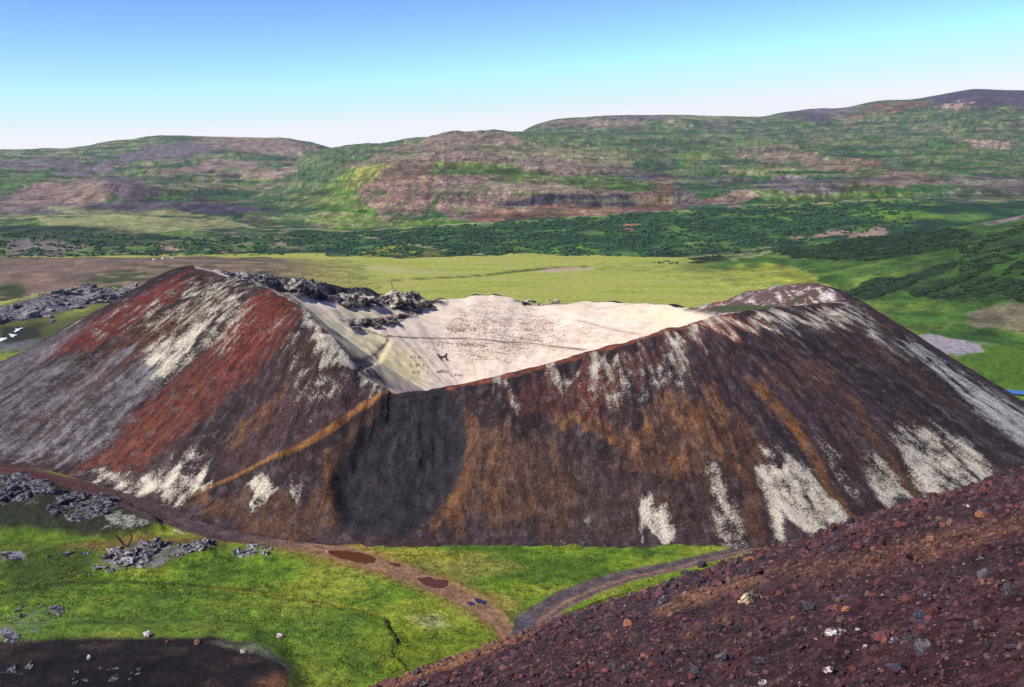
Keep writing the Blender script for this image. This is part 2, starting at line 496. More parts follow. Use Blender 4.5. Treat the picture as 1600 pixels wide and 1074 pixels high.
# far right ridge on the skyline
cx = [700, 800, 815, 840, 870, 960, 1060, 1200, 1215, 1270, 1330, 1345, 1380, 1430, 1470, 1520, 1600, 1800, 2200]
s_r = [230, 214, 204, 191, 184, 178, 178, 181, 175, 168, 167, 160, 155, 154, 146, 137, 140, 150, 190]
rowsR = [
    [(2300, ('z', 60))] * len(cx),
    [(2500, y + 60) for y in s_r],
    [(3000, y + 30) for y in s_r],
    [(3500, y + 8) for y in s_r],
    [(3800, y) for y in s_r],
    [(4200, y + 12) for y in s_r],
    [(5200, ('z', 0))] * len(cx)]
def dispR(X, Y, Z):
    return ledges(X, Y, Z, 10, 260) * (1 - smooth(3400, 3800, Y)) + (fbm(X / 300, Y / 400, 5, 61) * 14 + ridged(X / 130, Y / 260, 4, 63) * 9 - 8) * (1 - 0.7 * smooth(3400, 3800, Y))
def paintR(V, px, py, n, rt):
    wx, wy = warp(V, px, py, 14, 120, 3)
    N = len(V); c = np.tile(G1 * 0.9, (N, 1))
    fr = fbm(V[:, 0] / 20, V[:, 1] / 60, 4, 79)
    a = fbm(V[:, 0] / 120, V[:, 1] / 220, 5, 71); b = fbm(V[:, 0] / 60, V[:, 1] / 90, 4, 73)
    c = mixc(c, G2, smooth(-0.1, 0.3, a) * .7); c = mixc(c, MAUVE, smooth(0.1, 0.3, b) * 0.6)
    c = terraces(V, c, .8, 2, 1.6)
    for (x, y, rx, ry, ang, colr, s) in [
        (1540, 152, 110, 20, 0, BASALT, .9), (1495, 165, 30, 5, 4, PINK2 * 1.2, 1), (1270, 180, 60, 10, 0, BASALT, .8), (1400, 168, 60, 8, -8, RUST * 0.7, .7),
        (1335, 184, 12, 4, 0, RUST, .9), (930, 192, 100, 7, 0, PINK, .7), (1000, 182, 90, 5, 0, MAUVE, .7), (1300, 172, 50, 5, 0, MAUVE, .8), (1110, 184, 80, 6, 0, STRAW, .5)]:
        c = mixc(c, colr, broken(A_ell(wx, wy, x, y, rx, ry, ang), b + .5 * fr) * s)
    c = c * (1 + .9 * fr)[:, None]
    return c, c * 0.42, 0.28 + 0.2 * smooth(-0.1, 0.3, b)
build_sheet('skyline_hill', cx, rowsR, [8, 22, 24, 14, 4, 4], 520, M_far, paintR, dispR,
            'highest ridge on the right skyline with a dark rounded summit')

# middle hill with the basalt cliff
cx = [380, 440, 480, 520, 560, 620, 680, 700, 760, 820, 900, 1000, 1060, 1150, 1300, 1450, 1600, 1800, 2100]
sk = [300, 262, 238, 230, 226, 218, 210, 203, 203, 206, 205, 206, 208, 208, 206, 206, 208, 212, 230]
def R(y0): return y0
rowsM = [
    [(860, ('z', -5))] * len(cx),
    [(900, y) for y in [360, 358, 360, 362, 362, 358, 352, 352, 350, 345, 342, 335, 330, 326, 322, 318, 318, 320, 325]],
    # foot of the cliff
    [(1010, y) for y in [342, 340, 338, 336, 334, 330, 326, 324, 322, 322, 321, 320, 318, 314, 312, 305, 305, 305, 310]],
    # cliff top
    [(1030, y) for y in [335, 334, 332, 328, 322, 312, 306, 304, 301, 299, 300, 301, 300, 300, 284, 290, 296, 298, 300]],
    [(1150, y) for y in [325, 322, 318, 308, 292, 282, 274, 273, 275, 283, 289, 292, 293, 292, 280, 282, 285, 288, 290]],
    # upper band
    [(1280, y) for y in [318, 312, 304, 294, 280, 264, 260, 258, 258, 263, 270, 276, 280, 280, 272, 272, 272, 275, 280]],
    [(1320, y) for y in [315, 306, 297, 285, 268, 251, 247, 246, 248, 255, 262, 270, 272, 272, 264, 264, 266, 268, 276]],
    [(1700, y) for y in [308, 286, 268, 255, 246, 236, 226, 224, 226, 232, 238, 246, 248, 246, 240, 240, 240, 245, 262]],
    [(2100, y) for y in [304, 272, 250, 238, 232, 225, 216, 211, 211, 214, 216, 222, 224, 224, 222, 221, 222, 228, 248]],
    [(2450, y) for y in sk],
    [(2700, y + 5) for y in sk],
    [(3200, ('z', 20))] * len(cx)]
def dispM(X, Y, Z):
    k = smooth(1300, 1900, Y)
    d = fbm(X / 150, Y / 220, 5, 81) * (4 + 8 * k) + ridged(X / 60, Y / 180, 4, 83) * (2 + 4 * k) - 2 - 3 * k
    cl = smooth(1005, 1015, Y) * (1 - smooth(1028, 1060, Y))
    xw = X + fbm(X / 30, Y / 30, 3, 89) * 30
    d = d + cl * (fbm(xw / 11, Y / 60, 4, 85)) * 7 * smooth(-170, -20, X) * (1 - smooth(150, 230, X))
    d = d + (ridged(X / 16, Y / 30, 3, 87) - 0.6) * 3 * smooth(1260, 1290, Y) * (1 - smooth(1320, 1360, Y))
    gully = np.exp(-((X - np.interp(Y, [900, 1150, 1400], [-78, -88, -96])) / 3.5) ** 2) * smooth(900, 950, Y) * (1 - smooth(1300, 1400, Y))
    d = d + ledges(X, Y, Z, 9) * smooth(1050, 1200, Y)
    return (d - gully * 2.2) * (1 - 0.6 * smooth(2200, 2450, Y))
def paintM(V, px, py, n, rt):
    wx, wy = warp(V, px, py, 16, 60, 7)
    N = len(V); c = np.tile(G1, (N, 1))
    fr = fbm(V[:, 0] / 10, V[:, 1] / 26, 4, 99)
    a = fbm(V[:, 0] / 90, V[:, 1] / 190, 5, 91); b = fbm(V[:, 0] / 35, V[:, 1] / 60, 4, 93)
    st = fbm(V[:, 0] / 160, V[:, 1] / 25, 4, 95)
    c = mixc(c, G2, smooth(-0.1, 0.3, a)); c = mixc(c, STRAW * 0.85, smooth(0.05, 0.3, st + a * .4) * 0.5)
    c = mixc(c, MAUVE, smooth(0.12, 0.3, b) * 0.45)
    D = DKG * 1.3
    for (pts, colr, s, f) in [
        ([(540, 262), (620, 230), (690, 205), (760, 203), (815, 212), (830, 226), (960, 250), (1000, 268), (900, 275), (800, 262), (700, 252), (640, 262)], PINK, .85, 9),
        ([(700, 232), (820, 222), (960, 236), (1000, 250), (960, 258), (800, 246)], STRAW, .65, 8),
        ([(560, 300), (600, 262), (690, 245), (720, 262), (690, 290), (660, 330), (590, 340), (575, 318)], PINK, .95, 8),
        ([(560, 300), (600, 270), (640, 258), (690, 252), (680, 300), (640, 325), (590, 322)], RUST, .35, 8),
        ([(690, 276), (760, 272), (860, 285), (980, 296), (1040, 303), (1045, 328), (960, 336), (820, 345), (760, 352), (735, 345), (700, 348), (680, 320)], PINK, .95, 6),
        ([(740, 335), (760, 320), (900, 322), (1040, 318), (1040, 330), (900, 338), (770, 350), (745, 350)], RUST, .8, 5),
        ([(770, 322), (800, 312), (870, 303), (960, 303), (985, 306), (985, 322), (880, 321), (790, 327)], BASALT, .95, 4),
        ([(690, 252), (760, 258), (900, 278), (1010, 285), (1010, 300), (900, 292), (760, 276), (660, 270)], G3 * .7, .85, 6),
        ([(1010, 272), (1040, 275), (1080, 320), (1040, 330), (1020, 300)], RUST, .7, 6),
        ([(960, 268), (1060, 272), (1080, 284), (960, 278)], BASALT * 1.2, .75, 4),
        ([(1190, 288), (1240, 280), (1320, 283), (1330, 300), (1270, 308), (1230, 302)], MAUVE * 1.25, .9, 6),
        ([(1100, 318), (1140, 298), (1170, 305), (1150, 322)], PINK, .9, 5),
        ([(1330, 284), (1400, 272), (1450, 272), (1490, 284), (1400, 292), (1330, 292)], PINK * .9, .85, 6),
        ([(1060, 328), (1060, 300), (1090, 300), (1110, 318)], MAUVE, .8, 6),
        ([(1180, 230), (1260, 238), (1370, 258), (1370, 266), (1280, 262), (1150, 244)], PINK, .75, 6),
        ([(1080, 276), (1200, 280), (1210, 287), (1090, 285)], BASALT, .8, 4),
        ([(1290, 256), (1370, 250), (1390, 262), (1310, 266)], RUST * .9, .6, 5),
        ([(1510, 222), (1590, 222), (1580, 230), (1520, 228)], PINK2 * 1.25, 1, 4),
        ([(1100, 200), (1130, 202), (1120, 206)], PINK2 * 1.2, 1, 3),
        ([(1450, 280), (1620, 272), (1700, 290), (1560, 296)], MAUVE, .7, 8),
        ([(1500, 290), (1640, 290), (1640, 312), (1540, 308)], MAUVE * .8, .6, 8),
        ([(1130, 266), (1230, 262), (1250, 270), (1140, 272)], STRAW, .7, 6),
        ([(1200, 308), (1300, 302), (1440, 300), (1440, 312), (1300, 316), (1180, 322)], G3 * .8, .6, 7),
        ([(480, 350), (520, 290), (560, 262), (600, 250), (560, 300), (590, 340), (610, 358), (500, 362)], G3 * .85, .9, 9),
        ([(540, 290), (560, 262), (610, 254), (600, 266), (562, 296)], srgb(178, 178, 90) * K, .8, 7),
        ([(600, 345), (680, 340), (740, 346), (740, 356), (600, 360)], G3 * .75, .8, 6),
        ([(1050, 240), (1080, 230), (1110, 235), (1080, 262)], G3 * .9, .6, 6)]:
        c = mixc(c, colr, broken(A_poly(wx, wy, pts, f), b * .6 + .7 * fr) * s)
    for (x, y, rx, ry, ang) in [(700, 268, 40, 5, 8), (735, 300, 22, 5, 20), (640, 300, 16, 4, -40), (830, 300, 30, 3, 5), (720, 330, 8, 12, 0), (640, 240, 40, 4, -8), (900, 288, 50, 3, 4), (600, 300, 10, 12, 40)]:
        c = mixc(c, G2 * .8, A_ell(wx, wy, x, y, rx, ry, ang) * .85)
    c = terraces(V, c, .55, 3)
    # steep faces are bare rock
    c = mixc(c, c * 0.75, smooth(0.25, 0.6, b))
    fr2 = fbm(V[:, 0] / 5, V[:, 1] / 9, 3, 97)
    c = c * (1 + .7 * fr + .7 * fr2)[:, None]
    return c, c * 0.42 + G1 * .12, 0.22 + 0.3 * smooth(-0.1, 0.3, a)
build_sheet('cliff_hill', cx, rowsM, [3, 14, 12, 13, 13, 10, 20, 16, 12, 3, 4], 760, M_far, paintM, dispM,
            'broad pinkish brown hillside with a dark basalt cliff band and green terraces', smooth_it=2)

# scrub covered rise in front of the hills
cx = [-500, -200, 0, 120, 260, 400, 480, 540, 620, 700, 800, 900, 980, 1060, 1180, 1300, 1430, 1600, 1800, 2100]
cr = [338, 336, 336, 334, 336, 350, 354, 360, 354, 349, 343, 337, 331, 326, 322, 313, 306, 312, 322, 330]
bs = [412, 410, 408, 408, 408, 408, 410, 404, 403, 405, 407, 408, 406, 404, 404, 404, 404, 404, 404, 404]
rowsA = [
    [(575, ('z', -2))] * len(cx),
    [(622, y) for y in bs],
    [(690, b - (b - c) * 0.42) for b, c in zip(bs, cr)],
    [(760, b - (b - c) * 0.74) for b, c in zip(bs, cr)],
    [(830, c) for c in cr],
    [(870, c + 5) for c in cr],
    [(940, ('z', -12))] * len(cx)]
def dispA(X, Y, Z):
    k = smooth(600, 660, Y)
    return (fbm(X / 70, Y / 50, 5, 101) * 3.0 + ridged(X / 30, Y / 22, 3, 103) * 1.2 - 0.8) * k * (1 - 0.4 * smooth(800, 830, Y))
SCRUB_D = srgb(40, 66, 48) * K; SCRUB_L = srgb(92, 124, 58) * K
def paintA(V, px, py, n, rt):
    wx, wy = warp(V, px, py, 14, 30, 9)
    N = len(V); c = np.tile(srgb(50, 82, 46) * K, (N, 1))
    a = fbm(V[:, 0] / 40, V[:, 1] / 30, 5, 111); b = fbm(V[:, 0] / 14, V[:, 1] / 16, 4, 113)
    c = mixc(c, SCRUB_L, smooth(0.0, 0.3, a)); c = mixc(c, SCRUB_D, smooth(0.0, 0.3, -a - b * .5) * .8)
    left = 1 - smooth(420, 560, px)
    st = fbm(V[:, 0] / 60, V[:, 1] / 14, 4, 117)
    c = mixc(c, STRAW * .75, left * smooth(.03, 0.25, st) * .6)
    c = mixc(c, PINK, left * smooth(0.15, 0.35, b) * .5)
    for (pts, colr, s, f) in [
        ([(60, 340), (200, 335), (330, 345), (390, 352), (300, 360), (180, 362), (60, 352)], STRAW * .9, .75, 6),
        ([(0, 375), (60, 372), (130, 380), (120, 398), (20, 396)], MAUVE, .7, 8),
        ([(240, 382), (300, 384), (290, 392), (240, 390)], PINK, .8, 4),
        ([(0, 350), (120, 354), (240, 366), (300, 380), (150, 382), (0, 370)], SCRUB_D * .8, .7, 9),
        ([(570, 396), (620, 385), (700, 395), (680, 404), (580, 404)], GREEN_Y * .9, .7, 6),
        ([(840, 395), (900, 385), (960, 395), (900, 405)], G3, .5, 8),
        ([(975, 350), (990, 354), (996, 368), (980, 362)], RUST * 1.1, .9, 3),
        ([(1230, 372), (1300, 362), (1380, 356), (1390, 364), (1320, 372), (1240, 378)], PINK * .9, .8, 5),
        ([(1180, 320), (1270, 312), (1300, 316), (1230, 324)], STRAW, .8, 4),
        ([(1300, 330), (1370, 322), (1480, 340), (1400, 352)], G3 * .7, .7, 8),
        ([(1420, 300), (1600, 306), (1600, 316), (1440, 312)], MAUVE, .6, 5)]:
        c = mixc(c, colr, broken(A_poly(wx, wy, pts, f), b) * s)
    cl = [(x, y + 2.5) for x, y in zip(cx, cr)]
    c = mixc(c, STRAW, A_line(px, py, cl, 4, 3) * .6 * smooth(-0.2, 0.2, a))
    c = mixc(c, STRAW, A_line(px, py, [(560, 368), (640, 382), (720, 394), (800, 402), (850, 404)], 3, 2) * .8)
    c = mixc(c, STRAW, A_line(px, py, [(1060, 404), (1140, 396), (1220, 384)], 3, 2) * .5)
    return c, SCRUB_D, 0.15 + 0.4 * smooth(-0.2, 0.3, -a) * (1 - 0.5 * left)
scrub_o, scrub_P = build_sheet('scrub_hill', cx, rowsA, [3, 22, 22, 20, 4, 3], 700, M_mid, paintA, dispA,
            'low dark green scrub covered rise along the far edge of the flat plain')

# brown pasture rise behind the crater on the left
cx = [-500, -200, 0, 150, 300, 420, 520, 580, 640]
rowsE = [
    [(405, ('z', -1.5))] * len(cx),
    [(430, ('z', 0.1))] * len(cx),
    [(490, ('z', 1.8))] * 6 + [(490, ('z', 1.2)), (490, ('z', .2)), (490, ('z', -1))],
    [(560, 404), (560, 403), (560, 403), (560, 404), (560, 406), (560, 411), (560, 418), (560, ('z', -.1)), (560, ('z', -1))],
    [(600, ('z', 2.0))] * 6 + [(600, ('z', .5)), (600, ('z', -.3)), (600, ('z', -1))],
    [(650, ('z', -1.5))] * len(cx)]
def dispE(X, Y, Z):
    return fbm(X / 40, Y / 40, 4, 121) * 0.8
def paintE(V, px, py, n, rt):
    wx, wy = warp(V, px, py, 10, 25, 11)
    N = len(V); c = np.tile(srgb(124, 108, 80) * K, (N, 1))
    a = fbm(V[:, 0] / 50, V[:, 1] / 22, 5, 131)
    c = mixc(c, srgb(56, 76, 42) * K, smooth(-.10, 0.08, a) * .9 * (1 - smooth(380, 460, px)))
    c = mixc(c, srgb(170, 140, 104) * K, smooth(0.05, 0.3, fbm(V[:, 0] / 20, V[:, 1] / 10, 4, 133)) * .7)
    c = mixc(c, PLAIN * .9, smooth(420, 560, px + a * 40) * .8)
    c = mixc(c, srgb(140, 112, 98) * K, A_poly(wx, wy, [(0, 405), (260, 404), (400, 414), (200, 416), (120, 440), (180, 460), (60, 460), (0, 440)], 8) * .7)
    c = mixc(c, srgb(52, 72, 30) * K, A_ell(wx, wy, 22, 455, 26, 14) * .9)
    return c, srgb(84, 82, 48) * K, 0.22 + 0.2 * a
build_sheet('pasture_rise', cx, rowsE, [4, 22, 22, 8, 6], 420, M_mid, paintE, dispE,
            'gentle brown and olive pasture rise behind the left side of the crater')

# green hill with scrub on the right
cx = [930, 1010, 1060, 1130, 1200, 1320, 1430, 1500, 1600, 1750, 1950, 2300]
crF = [410, 411, 404, 398, 388, 374, 356, 344, 331, 318, 300, 290]
rowsF = [
    [(480, ('z', -1)), (470, ('z', -1)), (455, ('z', -1)), (430, ('z', -1)), (410, ('z', -1)), (360, ('z', -1)), (330, ('z', -1)), (310, ('z', -1)), (290, ('z', -1)), (270, ('z', -1)), (250, ('z', -1)), (240, ('z', -1))],
    [(560, ('z', 0)), (540, ('z', .1)), (520, ('z', .2)), (480, ('z', .3)), (460, ('z', .3)), (410, ('z', .5)), (370, ('z', .5)), (350, ('z', .5)), (335, ('z', .5)), (320, ('z', .5)), (300, ('z', 1)), (290, ('z', 2))],
    [(590, ('z', .1)), (585, ('z', .3)), (570, ('z', 1.2)), (540, ('z', 2)), (530, ('z', 2.5)), (490, ('z', 6)), (450, ('z', 10)), (430, ('z', 15)), (410, ('z', 20)), (400, ('z', 24)), (380, ('z', 28)), (370, ('z', 30))],
    [(620, y) for y in crF[:3]] + [(620, y) for y in crF[3:5]] + [(620, 374), (600, 356), (590, 344), (570, 331), (560, 318), (550, 300), (540, 290)],
    [(690, ('z', -2))] * len(cx)]
def dispF(X, Y, Z):
    k = smooth(0.3, 4, Z)
    return (fbm(X / 60, Y / 60, 5, 141) * 3.4 + ridged((X + Y * .5) / 40, (Y - X * .3) / 90, 3, 143) * 2.2 - 1.6) * k + fbm(X / 20, Y / 20, 3, 145) * .2
def paintF(V, px, py, n, rt):
    wx, wy = warp(V, px, py, 12, 22, 13)
    N = len(V); c = np.tile(srgb(70, 104, 40) * K, (N, 1))
    a = fbm(V[:, 0] / 30, V[:, 1] / 30, 5, 151); b = fbm(V[:, 0] / 10, V[:, 1] / 14, 4, 153)
    c = mixc(c, srgb(112, 134, 52) * K, smooth(0, .3, a) * .7); c = mixc(c, srgb(56, 88, 34) * K, smooth(0.02, .3, -a) * .7)
    c = mixc(c, srgb(56, 82, 34) * K, A_poly(wx, wy, [(1400, 400), (1500, 360), (1600, 342), (1800, 320), (1800, 480), (1600, 480), (1440, 470)], 16) * .7)
    sc = np.zeros(N)
    for (pts, s, f) in [
        ([(1010, 412), (1060, 402), (1160, 396), (1200, 388), (1180, 396), (1100, 412), (1060, 420)], .8, 6),
        ([(1200, 392), (1320, 372), (1440, 352), (1520, 362), (1500, 385), (1440, 396), (1360, 408), (1290, 408), (1240, 402)], .9, 8),
        ([(1310, 462), (1360, 440), (1420, 425), (1500, 408), (1480, 425), (1420, 440), (1380, 462), (1340, 466)], .9, 6),
        ([(1400, 440), (1440, 436), (1520, 430), (1600, 440), (1600, 470), (1500, 470), (1430, 462)], .7, 8),
        ([(1520, 380), (1600, 350), (1640, 380), (1560, 400)], .45, 8)]:
        sc = np.maximum(sc, broken(A_poly(wx, wy, pts, f), b) * s)
    c = mixc(c, srgb(50, 66, 40) * K, sc * .8)
    for (pts, colr, s, f) in [
        ([(1490, 342), (1560, 328), (1600, 328), (1700, 320), (1700, 344), (1600, 343), (1540, 348)], MAUVE * 1.15, .9, 5),
        ([(1500, 500), (1540, 480), (1620, 470), (1700, 480), (1700, 520), (1560, 512), (1530, 515)], srgb(128, 112, 92) * K, .75, 9),
        ([(1100, 425), (1200, 412), (1280, 430), (1290, 446), (1200, 438)], GREEN_Y, .6, 9),
        ([(1160, 432), (1270, 438), (1310, 450), (1260, 450), (1160, 444)], GREEN_Y * 1.05, .6, 8),
        ([(1130, 400), (1160, 396), (1200, 388), (1220, 390), (1180, 402), (1140, 412)], STRAW, .5, 5)]:
        c = mixc(c, colr, broken(A_poly(wx, wy, pts, f), b) * s)
    c = c * (1 + .7 * b)[:, None]
    lowf = (1 - smooth(.25, 2.5, V[:, 2] + a)) * (1 - smooth(1300, 1420, px))
    c = mixc(c, PLAIN * .96, lowf * .9)
    return c, srgb(36, 54, 32) * K, (0.2 + 0.4 * sc + 0.3 * a) * (1 - .8 * lowf)
right_o, right_P = build_sheet('right_hill', cx, rowsF, [4, 40, 34, 6], 520, M_mid, paintF, dispF,
            'bright green hillside with dark scrub patches at the right behind the crater')

# ------------------------------------------------------------------ ground near the crater
def flat_px(X, Y):
    return project(X, Y, np.zeros_like(X))

TRACK_L = [(-60, 726), (0, 731), (60, 741), (120, 757), (180, 776), (240, 797), (300, 818), (360, 832), (420, 840), (480, 850), (540, 866), (600, 884), (660, 906), (710, 926), (750, 948), (778, 970), (792, 990), (798, 1010)]
TRACK_LW = [12, 14, 16, 19, 24, 30, 32, 30, 28, 28, 27, 25, 25, 27, 27, 26, 25, 25]
TRACK_R = [(812, 1012), (822, 985), (842, 962), (880, 937), (930, 916), (985, 899), (1050, 886), (1110, 871), (1170, 857), (1240, 846), (1320, 838)]
TRACK_RW = [36, 42, 37, 31, 25, 20, 17, 15, 13, 12, 8]
HUMMOCK = [(-300, 935), (0, 938), (60, 920), (110, 912), (200, 914), (300, 921), (400, 932), (500, 945), (560, 958), (600, 972), (622, 1000), (616, 1020), (640, 1060), (620, 1300), (-300, 1300)]
MOUND = [(-300, 1010), (0, 1004), (110, 994), (230, 994), (330, 992), (400, 1008), (440, 1040), (470, 1090), (480, 1300), (-300, 1300)]

def ground_h(X, Y):
    sh = X.shape
    x = X.ravel(); y = Y.ravel()
    fx, fy = flat_px(x, y)
    fx2 = fx + fbm(x / 6, y / 6, 3, 201) * 10; fy2 = fy + fbm(x / 6, y / 6, 3, 203) * 5
    h = fbm(x / 30, y / 30, 3, 205) * 0.5 + fbm(x / 2.6, y / 2.6, 3, 207) * 0.22 * (y < 330)
    near = (y < 200)
    hm = A_poly(fx2, fy2, HUMMOCK, 7)
    h += hm * 0.45
    h += A_poly(fx2, fy2, HUMMOCK, 40) * 0.4 * smooth(0, 1, hm)
    h += A_poly(fx2, fy2, MOUND, 26) * 2.2
    # swell on the left with the outcrops
    h += A_poly(fx2, fy2, [(-300, 735), (40, 738), (150, 770), (240, 800), (250, 826), (160, 838), (60, 832), (-300, 815)], 14) * 1.4
    h += A_poly(fx2, fy2, [(140, 862), (240, 846), (330, 848), (330, 872), (230, 890), (150, 882)], 10) * 0.7
    # tracks pressed into the ground
    tl = A_line(fx, fy, TRACK_L, TRACK_LW, 6); tr = A_line(fx, fy, TRACK_R, TRACK_RW, 6)
    t = np.maximum(tl, tr)
    h = h * (1 - t * 0.6) - t * 0.12
    # ditch right of the grey road
    h -= A_line(fx, fy, [(900, 957), (940, 940), (975, 928), (1010, 922)], 4, 3) * .5
    h -= A_line(fx2, fy2, [(605, 970), (612, 985), (622, 1002)], 3, 4) * .5
    # stream bed in the plain
    h -= A_line(fx, fy, STREAM, 3.0, 2) * .6
    # lava field on the left
    lf = A_poly(fx2, fy2, LAVA_F, 10)
    h += lf * (0.8 + ridged(x / 9, y / 12, 4, 211) * 2.0 - 0.6)
    return h.reshape(sh)

STREAM = [(470, 446), (560, 441), (640, 437), (720, 433), (760, 430), (800, 425), (850, 420), (900, 418), (960, 414)]
LAVA_F = [(-300, 470), (0, 478), (60, 462), (120, 450), (200, 452), (190, 470), (130, 480), (60, 500), (0, 505), (-300, 505)]

rows_py = np.concatenate([np.linspace(1200, 1080, 12)[:-1], np.linspace(1080, 840, 170), np.linspace(838, 700, 50), np.linspace(697, 560, 24), np.linspace(557, 404, 90), np.linspace(403.5, 396, 8)])
gY = (-CAMZ / ray(0, rows_py)[2]) * ray(0, rows_py)[1]
gu = np.concatenate([np.linspace(-1000, -20, 70)[:-1], np.linspace(-20, 1620, 720), np.linspace(1640, 2600, 60)])
U = (gu[:, None] - 800) / F
Yg = np.broadcast_to(gY[None, :], (len(gu), len(gY))).copy()
Xg = U * (Yg * CP + CAMZ * SP)
Zg = ground_h(Xg, Yg)
V = np.stack([Xg, Yg, Zg], -1).reshape(-1, 3)
px, py = project(V[:, 0], V[:, 1], V[:, 2])

def paint_ground(V, px, py):
    N = len(V); x, y = V[:, 0], V[:, 1]
    far = smooth(300, 420, y)
    w1 = fbm(x / 5, y / 5, 4, 221); w2 = fbm(x / 5, y / 5, 4, 223)
    wx = px + w1 * 22 * (1 - .5 * far); wy = py + w2 * 9 * (1 - .5 * far)
    a = fbm(x / 22, y / 14, 5, 225); b = fbm(x / 4, y / 4, 4, 227)
    c = np.tile(GREEN, (N, 1))
    c = mixc(c, GREEN_Y, smooth(0.0, 0.35, a) * .7 * (1 - far)); c = mixc(c, GREEN_D, smooth(-.02, .3, -a + b * .5) * .75 * (1 - far))
    fa = fbm(x / 60, y / 12, 5, 229)
    pl = np.tile(PLAIN, (N, 1)); pl = mixc(pl, srgb(150, 166, 60) * K, smooth(0, .25, fa) * .8)
    pl = mixc(pl, srgb(186, 176, 104) * K, smooth(0.05, .3, fbm(x / 40, y / 6, 4, 231)) * .6)
    c = c * (1 - far[:, None]) + pl * far[:, None]
    cov = np.tile(GREEN_D * .6, (N, 1)); am = np.full(N, .30) + .35 * b - .4 * far
    def P_(pts, colr, s=1, f=8, lx=None):
        nonlocal c
        c = mixc(c, colr, A_poly(wx, wy, pts, f) * s)
    def C_(pts, colr, s, f=8):
        nonlocal cov, am
        A = A_poly(wx, wy, pts, f)
        cov = mixc(cov, colr, (A > .15) * 1.0); am = np.where(A > .15, A * s, am)
    # right of the crater and far strip
    P_([(1330, 455), (1420, 475), (1620, 540), (1800, 560), (1800, 700), (1600, 620), (1480, 560)], srgb(84, 118, 32) * K, .9, 14)
    P_([(1420, 528), (1460, 522), (1500, 530), (1534, 540), (1530, 552), (1460, 556), (1440, 545)], srgb(168, 158, 156) * K, 1, 3)
    P_([(1500, 528), (1600, 532), (1600, 540), (1530, 536)], srgb(150, 145, 140) * K, .6, 4)
    # meadow tones
    P_([(-200, 800), (60, 800), (200, 830), (240, 845), (120, 870), (-200, 880)], srgb(92, 116, 30) * K, .7, 18)
    P_([(-300, 730), (0, 732), (80, 740), (180, 775), (250, 805), (240, 835), (120, 836), (0, 824), (-300, 815)], srgb(50, 54, 36) * K, 1, 10)
    P_([(-200, 702), (40, 705), (95, 722), (110, 735), (40, 732), (-200, 728)], srgb(52, 66, 34) * K, 1, 6)
    P_([(0, 855), (150, 858), (150, 905), (60, 935), (0, 930)], srgb(62, 78, 34) * K, .85, 20)
    P_([(0, 940), (90, 920), (400, 935), (560, 960), (600, 1020), (560, 1074), (0, 1010)], srgb(98, 124, 42) * K, .55, 20)
    P_([(90, 855), (200, 838), (330, 836), (440, 845), (420, 852), (300, 850), (180, 862)], srgb(140, 100, 58) * K, .7, 7)
    P_([(400, 840), (520, 848), (650, 856), (760, 866), (680, 880), (600, 872), (500, 858)], srgb(176, 164, 60) * K, .8, 7)
    P_([(650, 880), (760, 868), (820, 885), (740, 905), (700, 900)], srgb(170, 156, 78) * K, .6, 9)
    P_([(700, 905), (800, 935), (820, 960), (780, 960), (740, 935)], srgb(160, 140, 70) * K, .7, 8)
    P_([(640, 965), (690, 960), (700, 975), (660, 985)], srgb(170, 160, 118) * K, .7, 8)
    P_([(560, 1000), (780, 960), (790, 1000), (700, 1040), (600, 1060)], srgb(128, 142, 36) * K, .6, 16)
    P_([(840, 1000), (940, 950), (1010, 930), (1030, 925), (980, 950), (880, 985)], srgb(150, 160, 40) * K, .7, 7)
    # edge of the mossy hummock: yellow path and dark foot
    E_ = [(250, 912), (330, 922), (420, 932), (500, 944), (560, 956), (610, 966)]
    c = mixc(c, srgb(190, 160, 60) * K, A_line(wx, py, [(x_, y_ - 3) for x_, y_ in E_[1:]], 6, 6) * .38)
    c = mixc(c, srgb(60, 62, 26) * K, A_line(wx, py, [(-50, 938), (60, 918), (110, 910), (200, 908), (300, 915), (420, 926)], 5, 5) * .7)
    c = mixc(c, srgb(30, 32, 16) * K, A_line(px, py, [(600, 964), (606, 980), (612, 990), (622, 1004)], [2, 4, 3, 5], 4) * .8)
    # dark scoria mound in the corner
    m_ = A_poly(wx, wy, [(-300, 1008), (0, 1002), (110, 996), (230, 996), (330, 990), (400, 1004), (440, 1034), (470, 1090), (480, 1300), (-300, 1300)], 6)
    mc = np.tile(srgb(40, 33, 32) * K, (N, 1)); mc = mixc(mc, srgb(64, 50, 44) * K, smooth(0, .3, fbm(x / 6, y / 3, 4, 233)))
    mc = mixc(mc, srgb(120, 84, 54) * K, A_poly(wx, wy, [(400, 1060), (440, 1050), (480, 1100), (420, 1100)], 8) * .8)
    c = c * (1 - m_[:, None]) + mc * m_[:, None]
    c = mixc(c, srgb(110, 120, 90) * K, A_poly(wx, wy, [(330, 1002), (400, 1004), (445, 1030), (470, 1070), (430, 1035), (380, 1018)], 5) * .7)
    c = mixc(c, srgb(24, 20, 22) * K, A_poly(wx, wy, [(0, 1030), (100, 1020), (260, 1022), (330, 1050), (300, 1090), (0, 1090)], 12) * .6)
    C_([(120, 1045), (170, 1030), (230, 1040), (230, 1062), (160, 1080), (100, 1070)], srgb(92, 94, 88) * K, .36, 12)
    C_([(0, 1045), (50, 1040), (40, 1058), (0, 1060)], srgb(120, 122, 118) * K, .45, 6)
    C_([(0, 960), (70, 945), (130, 950), (80, 975), (60, 1000), (0, 1005)], srgb(140, 142, 140) * K, .4, 10)
    # crusts of lichen near the left track
    C_([(165, 805), (195, 797), (242, 806), (236, 822), (190, 830), (160, 824)], srgb(190, 188, 165) * K, .5, 6)
